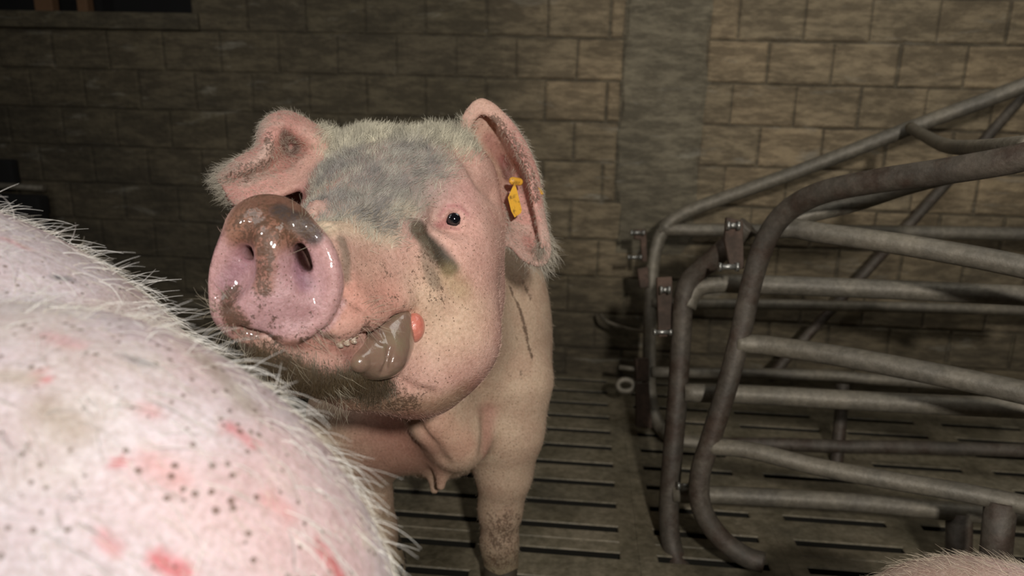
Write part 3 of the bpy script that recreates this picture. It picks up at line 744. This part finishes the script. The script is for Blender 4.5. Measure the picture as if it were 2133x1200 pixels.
# ears
dR, jR = near(EARR, .05); dL, jL = near(EARL, .05)
eR = (1-sstep(.012, .022, dR))*sstep(.135, .17, r_loc); eL = (1-sstep(.012, .022, dL))*(1-sstep(-.16, -.125, r_loc))
C = lerp(C, (.60, .315, .275), np.maximum(eR, eL)*.9)
C = lerp(C, (.50, .44, .37), np.maximum(eR, eL)*sstep(.50, .66, n_mid)*.45)
paint((.12, .035, .03), [(1050, 335), (1057, 370)], .017, .85, .8)  # shade in the right ear's hollow, painted as a dark tint
paint((.34, .12, .11), [(1020, 290), (1045, 330)], .022, .6, .8)
paint((.40, .14, .12), [(1098, 500), (1108, 520)], .014, .6, .8)
soil([(1030, 245), (1070, 300), (1105, 360), (1118, 410)], .017, .8)
paint((.16, .13, .11), [(590, 285), (612, 315)], .022, .75, .8, .4)
paint((.26, .10, .10), [(630, 410), (650, 400)], .03, .7, .9)  # shaded underside of the left ear put into the tint
soil([(560, 285), (558, 340), (505, 352), (470, 378)], .017, .75); soil([(500, 345), (520, 375)], .02, .6)
# chest reddish, with the head's shadow painted into it; legs
paint((.44, .22, .175), [(985, 800), (1018, 860), (1012, 940)], .030, .7, .9)  # reddish cleft beside the leg, its shade painted in
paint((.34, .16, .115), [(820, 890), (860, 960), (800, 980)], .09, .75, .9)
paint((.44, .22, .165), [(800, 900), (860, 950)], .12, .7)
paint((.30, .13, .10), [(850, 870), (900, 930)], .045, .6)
paint((.62, .37, .27), [(900, 880), (960, 930)], .05, .7)
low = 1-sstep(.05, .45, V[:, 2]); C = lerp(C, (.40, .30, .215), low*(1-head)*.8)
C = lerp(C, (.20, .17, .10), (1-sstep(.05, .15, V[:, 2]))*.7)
C *= (.90+.2*n_big)[:, None]; C = np.clip(C, .01, 1)
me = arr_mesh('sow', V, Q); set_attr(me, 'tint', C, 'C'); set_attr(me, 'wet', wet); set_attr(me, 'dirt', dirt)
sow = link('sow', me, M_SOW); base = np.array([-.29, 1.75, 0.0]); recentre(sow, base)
tag(sow, 'pink sow standing face on with raised wet snout, grey forehead and tongue lolling out', 'pig')
def part(name, fill_field, lo, hi, h, material, label=None, paintf=None):
    v, q = surface(fill_field, lo, hi, h); m_ = arr_mesh(name, v, q); o = link(name, m_, material, sow)
    m_.transform(Matrix.Translation(-Vector(sow.location)))
    if label: o['label'] = label
    return o
def box_of(pts, r): pts = np.asarray(pts); return pts.min(0)-r, pts.max(0)+r
# eyeballs
for c, r_ in ((EYEC-CF*.0012, .0140), (e2+CF*.0125, .008)):
    f = Field(); f.ell(c, (r_, r_, r_)); part('eye', f, c-r_*1.3, c+r_*1.3, .0022, M_EYE)
# tongue lolling out of the corner, and the red swelling beside it
tp = hit(fld, [(832, 668), (813, 700), (787, 722), (752, 752)])
f = Field(); o_ = -CF
f.cap(tp[0]+o_*.000, tp[1]+o_*.006, .014, .024, k=.02); f.cap(tp[1]+o_*.006, tp[2]+o_*.009, .024, .026, k=.03); f.cap(tp[2]+o_*.009, tp[3]+o_*.009, .026, .012, k=.03)
f.ell(hit(fld, [(795, 748)])[0]+o_*.008, (.026, .020, .016), None, k=.03)
gp = hit(f, [(800, 690), (812, 720), (800, 775)], t0=.5); f.path(gp-o_*.001, .002, 's', k=.008)
gp = hit(f, [(752, 690), (775, 695), (795, 712)], t0=.5); f.path(gp-o_*.001, .0018, 's', k=.007)
part('tongue', f, *box_of(tp, .07), .0028, M_TONGUE, 'slimy brown tongue hanging from the corner of the mouth')
rp_ = hit(fld, [(865, 682)])[0]
f = Field(); f.ell(rp_+o_*.006, (.0125, .016, .0185)); part('lip_swelling', f, rp_-.04, rp_+.04, .0025, M_RED, 'raw red swollen flesh beside the tongue')
fp = hit(fld, [(706, 716), (720, 712), (734, 708)])
f = Field(); 
for i, q in enumerate(np.vstack([fp, fp+CU*.004+CR*.004, fp-CU*.003+CR*.002])): f.ell(q+o_*.0005, (.0034, .0016, .0015), None, k=.004)
part('froth', f, *box_of(fp, .03), .0011, M_FROTH, 'foamy spit on the lower lip')
# hooves, two toes and dew claws each
M_HOOF = m_plain('hoof_horn', (.05, .038, .025), .6)
for c in (LR[-1], LL[-1], B(.14, .76, .06), B(-.14, .76, .06)):
    c = np.array([c[0], c[1]-.01, 0.0]); f = Field()
    for s_ in (-1, 1):
        f.cap(c+[.017*s_, .0, .045], c+[.019*s_, -.028, .014], .017, .0135, k=.004); f.ell(c+[.018*s_, -.01, .014], (.016, .032, .014), None, k=.01)
        f.cap(c+[.022*s_, .035, .055], c+[.026*s_, .045, .03], .009, .006, k=.004)
    f.cap(c+[0, .012, .09], c+[0, .0, .05], .030, .026, k=.02)
    part('hoof', f, c-.09, c+[.09, .09, .14], .004, M_HOOF)
# yellow ear tag: stud, flag, back plate
st = P(1068, 377, 1.140); f1 = Field(); f1.cap(st, st+CF*.01+CR*.01, .0062, .0062)
tg_o = part('ear_tag', f1, st-.03, st+.03, .002, M_YEL, 'yellow plastic ear tag')
def flag(bm):
    pts = [(1072, 380), (1078, 400), (1087, 438), (1085, 444), (1072, 453), (1065, 440), (1058, 412), (1063, 400)]
    a = [P(x, y, 1.120+.0006*(x-1060)) for x, y in pts]; f_ = [bm.verts.new([float(k) for k in q]) for q in a]; b_ = [bm.verts.new([float(k) for k in q+CF*.0018]) for q in a]
    bm.faces.new(f_); bm.faces.new(b_[::-1]); n = len(a)
    for i in range(n): bm.faces.new((f_[i], b_[i], b_[(i+1) % n], f_[(i+1) % n]))
def back(bm):
    a = [P(1117, 383, 1.14), P(1122, 381, 1.15), P(1133, 403, 1.155), P(1130, 405, 1.145)]; f_ = [bm.verts.new([float(k) for k in q]) for q in a]; b_ = [bm.verts.new([float(k) for k in q-CR*.0015+CF*.001]) for q in a]
    bm.faces.new(f_); bm.faces.new(b_[::-1])
    for i in range(4): bm.faces.new((f_[i], b_[i], b_[(i+1) % 4], f_[(i+1) % 4]))
for fn, nm in ((flag, 'tag_flag'), (back, 'tag_back')):
    o = bm_obj(nm, fn, M_YEL, tg_o); o.data.transform(Matrix.Translation(-Vector(sow.location)))
# bristles of the sow
wh = np.zeros(len(V))
for a in hits((460, 640), (480, 690), (520, 735), (580, 770), (660, 700), (700, 800), (780, 660), (660, 470), (700, 840)): wh = np.maximum(wh, blob(V, a, .03, .8))
def hz(): return np.zeros(len(V))
bk = -hf[None]+hu[None]*.15; D_ = np.where(head[:, None] > .5, bk, np.array([-.1, .6, -.8])[None])
cro = hits((695, 305), (760, 290), (850, 284), (945, 290)); mane = hz()
for a, b in zip(cro, cro[1:]): mane = np.maximum(mane, streak(V, a, b, .062, .95))
fore = hz(); fo = hits((700, 350), (800, 380), (860, 330), (760, 430), (690, 420))
for a in fo: fore = np.maximum(fore, blob(V, a, .075, .7))
chin = hz(); ch = hits((545, 752), (605, 776), (700, 798), (780, 802))
for a, b in zip(ch, ch[1:]): chin = np.maximum(chin, streak(V, a, b, .036, .7))
eb = np.maximum(eR, eL); tipR = blob(V, P(1135, 535, 1.16), .045, .6); tipL = blob(V, P(465, 382, 1.10), .05, .6)
disc_m = 1-np.clip(disc*1.5, 0, 1); eyem = 1-np.maximum(blob(V, e1, .028, .4), blob(V, e2, .02, .4)); mouthm = 1-blob(V, tp[1], .04, .4)
cream = np.tile(np.array([.66, .615, .48]), (len(V), 1))
ok = disc_m*eyem*mouthm
hc = lerp(cream*np.where(fbm(V, 70, 88, 2) > .5, 1.05, .72)[:, None], (.36, .345, .31), fore*.85*(1-mane*.8)); hc = lerp(hc, (.27, .25, .235), fore*sstep(.42, .60, fbm(V, 45, 77, 3))*.8*(1-mane*.6)); hc = lerp(hc, (.10, .065, .035), chin); hc = lerp(hc, (.20, .14, .07), chin*.85)
ht = np.clip(C*1.1+.05, 0, .8)
front = (V[:, 1] < 1.75)
# forehead and mane, lying in tufts
tuft = np.stack([fbm(V, 55, 40+i, 2)-.5 for i in range(3)], 1)*2
hairs('forehead_hair', sow, V, Q, NN, 20000, (mane*1.6+fore)*ok*(1-eb)+1e-6, .013+.015*mane*n_mid*1.6, bk+hu[None]*mane[:, None]*1.2+tuft*1.3, .35+.75*mane, hc*(.55+.9*fbm(V, 120, 60, 2))[:, None], .00026, .30, 4, .0, 2)
# short coat over the rest, in the colour of the hide below with cream tips
hairs('short_coat', sow, V, Q, NN, 42000, (head*1.6+.7)*front*ok*(1-fore*.7)+1e-6, .007+.004*(1-head), D_, .22+0*head, ht*.95+cream*.14, .00014, .3, 3, .0, 3)
# ears
hairs('whiskers', sow, V, Q, NN, 260, wh+1e-8, .030+0*head, D_*.4, 1.1+0*head, np.tile([.45, .40, .30], (len(V), 1)), .00016, .5, 5, .5, 9)
earax = (P(1140, 550, 1.16)-P(1000, 300, 1.15)); earay = (P(455, 380, 1.1)-P(670, 320, 1.15))
Ed = np.where((r_loc > 0)[:, None], earax[None], earay[None]); Ed = Ed/np.linalg.norm(Ed, axis=1)[:, None]
hairs('ear_hair', sow, V, Q, NN, 12000, eb*(1+1.5*np.maximum(tipR, tipL))+1e-7, .010+.020*tipR+.012*tipL, Ed*.8, .65+0*head, lerp(cream, (.42, .38, .33), n_mid), .00015, .5, 4, .0, 4)
# dirty beard on the chin and lips
hairs('beard', sow, V, Q, NN, 6500, chin*ok+1e-7, .013+0*head, np.array([0, -.2, -1.0])[None]+0*V, .45+0*head, lerp(hc*.8, (.05, .035, .02), n_mid), .00017, .45, 4, .15, 5)
# ------------------------------------------------------------------ the pale pig in front, back and rump towards the lens
pf = Field(); ax_ = unit([1, -.25, -.02]); sd = np.cross([0, 0, 1.0], ax_); PA = np.array([ax_, sd, [0, 0, 1.0]])
def K(a, s_, z): return np.array([-.608, .555, 0])+ax_*a+sd*s_+np.array([0, 0, z])
pf.ell(K(-.12, .03, .609), (.467, .237, .303), PA)
pf.ell(K(-.55, .0, .58), (.34, .23, .29), PA, k=.06)
pf.ell(K(.249, -.051, .598), (.279, .186, .258), PA, k=.02)
for s_ in (-1, 1):
    pf.ell(K(.25, .09*s_-.05, .44), (.15, .09, .22), PA, k=.05)
    pf.cap(K(.34, .13*s_-.05, .32), K(.40, .13*s_-.05, .20), .09, .048, k=.05); pf.cap(K(.40, .13*s_-.05, .20), K(.37, .13*s_-.05, .04), .042, .032, k=.02)
    pf.cap(K(-.62, .13*s_, .40), K(-.62, .13*s_, .20), .09, .048, k=.05); pf.cap(K(-.62, .13*s_, .20), K(-.62, .13*s_, .04), .042, .034, k=.02)
    pf.cap(K(-1.02, .10*s_, .72), K(-1.07, .17*s_, .60), .025, .008, k=.02)
pf.cap(K(-.75, 0, .56), K(-1.02, 0, .58), .19, .12, k=.07); pf.cap(K(-1.02, 0, .58), K(-1.24, 0, .47), .11, .05, k=.05)
pf.cap(K(.50, -.06, .56), K(.55, -.05, .42), .014, .008, k=.03)
Vp, Qp = surface(pf, (-2.0, .05, -.02), (.25, 1.35, .98), .0065)
Np = vertex_normals(Vp, Qp)
def pig_paint(V, hits, n=None, pale=True):
    C = np.tile(np.array([.81, .72, .765] if pale else [.50, .37, .31]), (len(V), 1)); dirt = np.zeros(len(V)); nb = fbm(V, 7, 21); nm = fbm(V, 26, 22)
    C = lerp(C, (.80, .54, .54), sstep(.5, .75, nb)*.6); C = lerp(C, (.74, .68, .60), sstep(.5, .7, fbm(V, 12, 31))*.4)
    return C, dirt
Cp, dp = pig_paint(Vp, None)
mp2 = arr_mesh('pale_pig', Vp, Qp)
# finer skin over the part the lens sees is not needed: scratches are small raised scabs of their own colour in the tint
hp = lambda *pix: hit(pf, pix, t0=.12)
def scr(pts, r, col, amt):
    global Cp
    h_ = hp(*pts); m = np.zeros(len(Vp))
    for a, b in zip(h_, h_[1:]): m = np.maximum(m, streak(Vp, a, b, r, .9))
    Cp = lerp(Cp, col, m*amt)
# ------------------------------------------------------------------ tubular stall gates
def pipe_part(name, pix, dia, parent, material=None, smooth=6, label=None, seg=14):
    pts = np.array([P(*q) for q in pix]); path = catmull(pts, smooth) if len(pts) > 2 else pts
    o = bm_obj(name, lambda bm: tube_bm(bm, path, dia/2, seg), material or M_PIPE, parent)
    for p in o.data.polygons: p.use_smooth = len(p.vertices) == 4
    o.data.transform(Matrix.Translation(-Vector(parent.location)))
    if label: o['label'] = label
    return o
def plate_part(name, pix, D, th, parent, material, label=None):
    def fill(bm):
        a = [P(x, y, D) for x, y in pix]; f_ = [bm.verts.new([float(k) for k in q]) for q in a]; b_ = [bm.verts.new([float(k) for k in q+CF*th]) for q in a]
        fs = [bm.faces.new(f_), bm.faces.new(b_[::-1])]; n = len(a)
        for i in range(n): bm.faces.new((f_[i], b_[i], b_[(i+1) % n], f_[(i+1) % n]))
        bmesh.ops.bevel(bm, geom=bm.edges[:], offset=.0015, segments=1, affect='EDGES')
    o = bm_obj(name, fill, material, parent); o.data.transform(Matrix.Translation(-Vector(parent.location)))
    if label: o['label'] = label
    return o
def bolt_part(px, py, D, parent, r=.009, length=.03, name='bolt'):
    def fill(bm):
        c = P(px, py, D); tube_bm(bm, [c-CR*length/2, c+CR*length/2], r*.6, 10); tube_bm(bm, [c-CR*length/2-CR*.006, c-CR*length/2], r, 6); tube_bm(bm, [c+CR*length/2, c+CR*length/2+CR*.006], r, 6)
    o = bm_obj(name, fill, M_BOLT, parent); o.data.transform(Matrix.Translation(-Vector(parent.location))); return o
# rear panel against the wall
gr_ = empty('pipe_barrier', (P(1365, 880, 2.30)[0], P(1365, 880, 2.30)[1], 0))
tag(gr_, 'thin rear pipe barrier nearest the brick wall with long sloping top rail', 'barrier')
pipe_part('frame_pipe', [(2330, 92, 1.85), (2133, 178, 1.93), (1900, 265, 2.05), (1700, 343, 2.15), (1520, 408, 2.24), (1430, 442, 2.28), (1385, 475, 2.30), (1362, 540, 2.31), (1355, 640, 2.31), (1352, 740, 2.31), (1354, 820, 2.30), (1366, 872, 2.28), (1400, 915, 2.22), (1470, 925, 2.20)], .041, gr_)
pipe_part('rail', [(1372, 478, 2.30), (1700, 481, 2.26), (2330, 490, 2.10)], .040, gr_)
pipe_part('rail', [(1356, 631, 2.30), (1750, 637, 2.25), (2330, 652, 2.15)], .033, gr_)
pipe_part('rail', [(1356, 775, 2.28), (1700, 781, 2.24), (1850, 792, 2.2), (2330, 822, 2.1)], .033, gr_)
pipe_part('rail', [(1470, 925, 2.20), (1620, 925, 2.17), (1745, 930, 2.12), (1900, 932, 2.08), (2330, 945, 1.98)], .038, gr_, M_PIPE_RUST)
pipe_part('post', [(1755, 800, 2.16), (1752, 860, 2.15), (1745, 935, 2.13), (1738, 1010, 2.12)], .036, gr_, M_PIPE_RUST)
pipe_part('foot_block', [(1732, 975, 2.10), (1728, 1022, 2.10)], .085, gr_, M_PIPE_RUST, seg=8)
pipe_part('shadow_pipe', [(2200, 120, 2.36), (1960, 395, 2.42), (1690, 690, 2.46), (1600, 790, 2.46)], .034, gr_, M_PIPE_RUST)  # pipe added for the dark diagonal shadow across the wall
plate_part('hinge_plate', [(1322, 478), (1346, 478), (1348, 545), (1338, 545), (1336, 498), (1322, 498)], 2.28, .02, gr_, M_RUST)
plate_part('hinge_plate', [(1328, 560), (1350, 556), (1352, 598), (1334, 600)], 2.28, .02, gr_, M_RUST)
plate_part('rusty_plate', [(1325, 800), (1352, 798), (1358, 892), (1325, 890)], 2.24, .02, gr_, M_RUST)
plate_part('rusty_plate', [(1324, 748), (1352, 746), (1352, 794), (1326, 796)], 2.25, .03, gr_, M_RUST)
bolt_part(1328, 485, 2.26, gr_); bolt_part(1322, 536, 2.26, gr_)
pipe_part('hook_rod', [(1250, 655, 2.52), (1262, 668, 2.46), (1285, 678, 2.42), (1320, 688, 2.36), (1350, 690, 2.31)], .012, gr_, M_PIPE)
def ring(bm):
    c = P(1303, 803, 2.27); pts = [c+CR*math.cos(a)*.024+CU*math.sin(a)*.018 for a in np.linspace(0, 2*math.pi, 17)]; tube_bm(bm, pts, .009, 8, False)
o = bm_obj('ring', ring, M_PIPE, gr_, True); o.data.transform(Matrix.Translation(-Vector(gr_.location)))
pipe_part('pin', [(1290, 765, 2.30), (1345, 772, 2.28)], .016, gr_, M_PIPE)
# middle gate
gm = empty('stall_gate', (P(1410, 1190, 1.70)[0], P(1410, 1190, 1.70)[1], 0))
tag(gm, 'middle pipe stall gate with upright rusty post curving outward at the foot', 'stall gate', 'pipe stall gates')
pipe_part('frame_pipe', [(1560, 470, 1.60), (1530, 497, 1.62), (1480, 545, 1.66), (1440, 580, 1.69), (1424, 625, 1.70), (1418, 720, 1.71), (1410, 840, 1.71), (1400, 960, 1.71), (1393, 1070, 1.71), (1400, 1140, 1.70), (1425, 1195, 1.67), (1470, 1240, 1.64)], .046, gm, M_PIPE_RUST)
pipe_part('rail', [(1430, 640, 1.70), (1445, 606, 1.70), (1480, 592, 1.69), (1560, 592, 1.68), (1850, 603, 1.62), (2133, 616, 1.56), (2330, 626, 1.52)], .044, gm)
pipe_part('rail', [(1425, 818, 1.70), (1560, 822, 1.68), (1850, 838, 1.62), (2133, 851, 1.55), (2330, 861, 1.5)], .044, gm)
pipe_part('rail', [(1400, 1028, 1.70), (1560, 1034, 1.68), (1800, 1048, 1.64), (1990, 1066, 1.60), (2133, 1076, 1.57), (2330, 1090, 1.54)], .041, gm)
plate_part('latch_plate', [(1368, 578), (1400, 576), (1402, 700), (1372, 702)], 1.72, .012, gm, M_RUST)
bolt_part(1385, 604, 1.70, gm, .010, .012); bolt_part(1380, 692, 1.70, gm, .008, .03)
pipe_part('post', [(1998, 1065, 1.60), (1996, 1250, 1.62)], .052, gm, M_PIPE_RUST)
bolt_part(1425, 1012, 1.67, gm, .009, .02)
# front gate
gf = empty('stall_gate', (P(1560, 1165, 1.60)[0], P(1560, 1165, 1.60)[1], 0))
tag(gf, 'nearest stall gate with thick curved top rail and slanting post hooked at the foot', 'stall gate', 'pipe stall gates')
pipe_part('frame_pipe', [(2330, 268, 1.02), (2133, 327, 1.10), (1980, 355, 1.19), (1820, 378, 1.30), (1710, 402, 1.39), (1640, 440, 1.46), (1598, 495, 1.50), (1568, 580, 1.53), (1546, 680, 1.55), (1516, 800, 1.56), (1482, 910, 1.57), (1458, 990, 1.58), (1462, 1060, 1.58), (1500, 1120, 1.575), (1550, 1158, 1.565), (1590, 1172, 1.555)], .044, gf, M_PIPE_RUST, label='thick curved frame pipe, rusty along the post')
pipe_part('rail', [(1600, 478, 1.50), (1650, 475, 1.49), (1700, 484, 1.46), (1850, 505, 1.38), (2000, 530, 1.31), (2133, 556, 1.25), (2330, 600, 1.17)], .040, gf)
pipe_part('rail', [(1535, 715, 1.55), (1600, 720, 1.53), (1750, 742, 1.44), (1900, 770, 1.36), (2050, 800, 1.29), (2133, 818, 1.25), (2330, 860, 1.17)], .041, gf)
pipe_part('rail', [(1475, 930, 1.57), (1560, 938, 1.54), (1700, 972, 1.48), (1850, 1000, 1.42), (2000, 1025, 1.36), (2133, 1052, 1.31), (2330, 1095, 1.23)], .036, gf)
pipe_part('cross_pipe', [(1897, 266, 1.995), (1930, 285, 1.83), (1965, 302, 1.6), (2010, 308, 1.42), (2080, 306, 1.25), (2150, 300, 1.15)], .030, gf)
pipe_part('stay', [(1610, 470, 1.53), (1680, 448, 1.52), (1780, 424, 1.5), (1900, 385, 1.45), (2060, 345, 1.36)], .034, gf)
pipe_part('post', [(2085, 1040, 1.33), (2065, 1250, 1.37)], .052, gf, M_PIPE_RUST)
plate_part('bracket', [(1514, 452), (1548, 460), (1550, 560), (1522, 562), (1510, 500)], 1.545, .014, gf, M_RUST)
bolt_part(1527, 470, 1.535, gf, .010, .015); bolt_part(1517, 556, 1.535, gf, .010, .03)
# short grey pipe and black drinker cup at the far left of the wall
dk = empty('wall_drinker', (P(60, 430, 2.68)[0], WY-.02, P(60, 430, 2.68)[2]))
tag(dk, 'black drinker cup under a short pipe low on the left of the wall', 'drinker')
pipe_part('pipe_stub', [(-60, 384, 2.70), (92, 392, 2.70)], .024, dk, M_PIPE)
def cup(bm):
    for k, (px, py, w_, h_) in enumerate(((40, 425, .10, .035), (55, 460, .07, .05))):
        box_bm(bm, P(px, py, 2.72), (w_, .03, h_), bevel=.012)
o = bm_obj('cup', cup, M_DARK, dk); o.data.transform(Matrix.Translation(-dk.location))
o = bm_obj('bracket', lambda bm: box_bm(bm, P(8, 360, 2.74), (.05, .02, .05), bevel=.01), M_DARK, dk); o.data.transform(Matrix.Translation(-dk.location))
scr([(330, 1165), (385, 1195)], 0.0086, (.72, .10, .12), .85); scr([(668, 1142), (700, 1185), (712, 1200)], 0.0065, (.72, .14, .15), .85)
scr([(490, 890), (530, 925)], 0.0058, (.78, .28, .30), .8); scr([(215, 1120), (240, 1145)], 0.0072, (.76, .28, .30), .7)
scr([(250, 965), (256, 968)], 0.0043, (.75, .15, .18), .9); scr([(85, 780), (95, 790)], 0.0050, (.74, .18, .20), .8)
scr([(310, 960), (370, 1000)], 0.0130, (.80, .42, .42), .6); scr([(560, 1040), (600, 1070)], 0.0101, (.80, .38, .38), .6)
scr([(300, 850), (320, 860)], 0.0086, (.78, .36, .36), .6); scr([(470, 890), (480, 895)], 0.0058, (.72, .16, .18), .7)
scr([(0, 495), (60, 520)], 0.0058, (.76, .36, .38), .6); scr([(100, 700), (160, 720)], 0.0086, (.78, .42, .44), .6)
scr([(122, 578), (140, 582)], 0.0058, (.06, .07, .08), .95); scr([(270, 745), (320, 760)], 0.0050, (.25, .25, .27), .7)
scr([(90, 850), (160, 900)], 0.0173, (.45, .36, .27), .6); scr([(420, 745), (520, 850)], 0.0158, (.42, .37, .29), .6); scr([(0, 780), (60, 790)], 0.0115, (.50, .40, .28), .6)
set_attr(mp2, 'tint', np.clip(Cp, .01, 1), 'C'); set_attr(mp2, 'wet', np.zeros(len(Vp))); set_attr(mp2, 'dirt', dp)
pale = link('pig', mp2, M_PIGW); recentre(pale, (-.6, .62, 0)); tag(pale, 'pale bristly pig close to the lens with red scratches on its rump, lower left', 'pig')
crp = np.tile(np.array([.86, .85, .80]), (len(Vp), 1)); seen = sstep(-.3, -.1, Vp[:, 2]-.55)*(Vp[:, 0] > -1.0)
dirn = np.tile(ax_*1.0+np.array([0, -.15, -.35]), (len(Vp), 1))
ridge = sstep(.10, .30, (Vp-K(0, 0, 0))@sd)
one = np.ones(len(Vp))
hairs('coat', pale, Vp, Qp, Np, 26000, seen*(.6+ridge)+1e-7, .022*one, dirn, .10*one, lerp(crp, (.62, .55, .42), fbm(Vp, 20, 8)), .00021, .28, 4, .05, 6)
hairs('long_bristles', pale, Vp, Qp, Np, 5500, seen*(.3+ridge)+1e-7, .042*one, dirn, .33*one, crp, .00032, .42, 5, .1, 7)
# hooves of the pale pig
def hooves(parent, spots):
    for c in spots:
        f = Field(); c = np.array([c[0], c[1], 0.0])
        for s_ in (-1, 1): f.cap(c+[.0, .017*s_, .045], c+[-.02, .019*s_, .014], .017, .0135, k=.004)
        f.cap(c+[0, 0, .09], c+[0, 0, .05], .030, .026, k=.02)
        v, q = surface(f, c-.07, c+[.07, .07, .14], .006); o = link('hoof', arr_mesh('hoof', v, q), M_HOOF, parent); o.data.transform(Matrix.Translation(-parent.location))
hooves(pale, [K(.37, .08, 0), K(.37, -.18, 0), K(-.62, .13, 0), K(-.62, -.13, 0)])
# ------------------------------------------------------------------ the third pig, of which only the back shows at the lower right
tf = Field(); t0_ = P(2100, 1420, .62); t0_ = np.array([t0_[0]+.34, t0_[1]+.05, 0.0]); ta = unit([.75, -.66, 0]); ts = np.cross([0, 0, 1.0], ta); TA = np.array([ta, ts, [0, 0, 1.0]])
def T3(a, s_, z): return t0_+ta*a+ts*s_+np.array([0, 0, z])
tz = .262
tf.ell(T3(0, 0, tz+.05), (.36, .17, .19), TA); tf.ell(T3(.28, 0, tz+.05), (.20, .16, .18), TA, k=.06); tf.ell(T3(-.25, 0, tz+.04), (.2, .16, .18), TA, k=.06)
tf.cap(T3(.4, 0, tz+.08), T3(.6, 0, tz+.08), .12, .085, k=.05); tf.cap(T3(.6, 0, tz+.08), T3(.76, 0, tz+.0), .075, .04, k=.04)
for s_ in (-1, 1):
    for a in (-.28, .28): tf.cap(T3(a, .09*s_, tz-.05), T3(a, .09*s_, .04), .055, .028, k=.04)
    tf.cap(T3(.58, .07*s_, tz+.16), T3(.60, .14*s_, tz+.10), .02, .007, k=.02)
Vt, Qt = surface(tf, t0_+[-.85, -.85, -.02], t0_+[.85, .85, .75], .011); Nt_ = vertex_normals(Vt, Qt)
m3 = arr_mesh('pig', Vt, Qt); Ct, dt = pig_paint(Vt, None, pale=False); set_attr(m3, 'tint', Ct, 'C'); set_attr(m3, 'wet', dt*0); set_attr(m3, 'dirt', dt)
third = link('pig', m3, M_SOW); recentre(third, t0_); tag(third, 'back of a furry pig barely showing at the lower right below the gates', 'pig')
o1 = np.ones(len(Vt)); hairs('coat', third, Vt, Qt, Nt_, 14000, sstep(.2, .35, Vt[:, 2])+1e-7, .018*o1, np.tile(-ta+[0, 0, -.2], (len(Vt), 1)), .3*o1, np.tile([.55, .47, .36], (len(Vt), 1)), .0002, .3, 4, .05, 8)
hooves(third, [T3(a, .09*s_, 0) for a in (-.28, .28) for s_ in (-1, 1)])
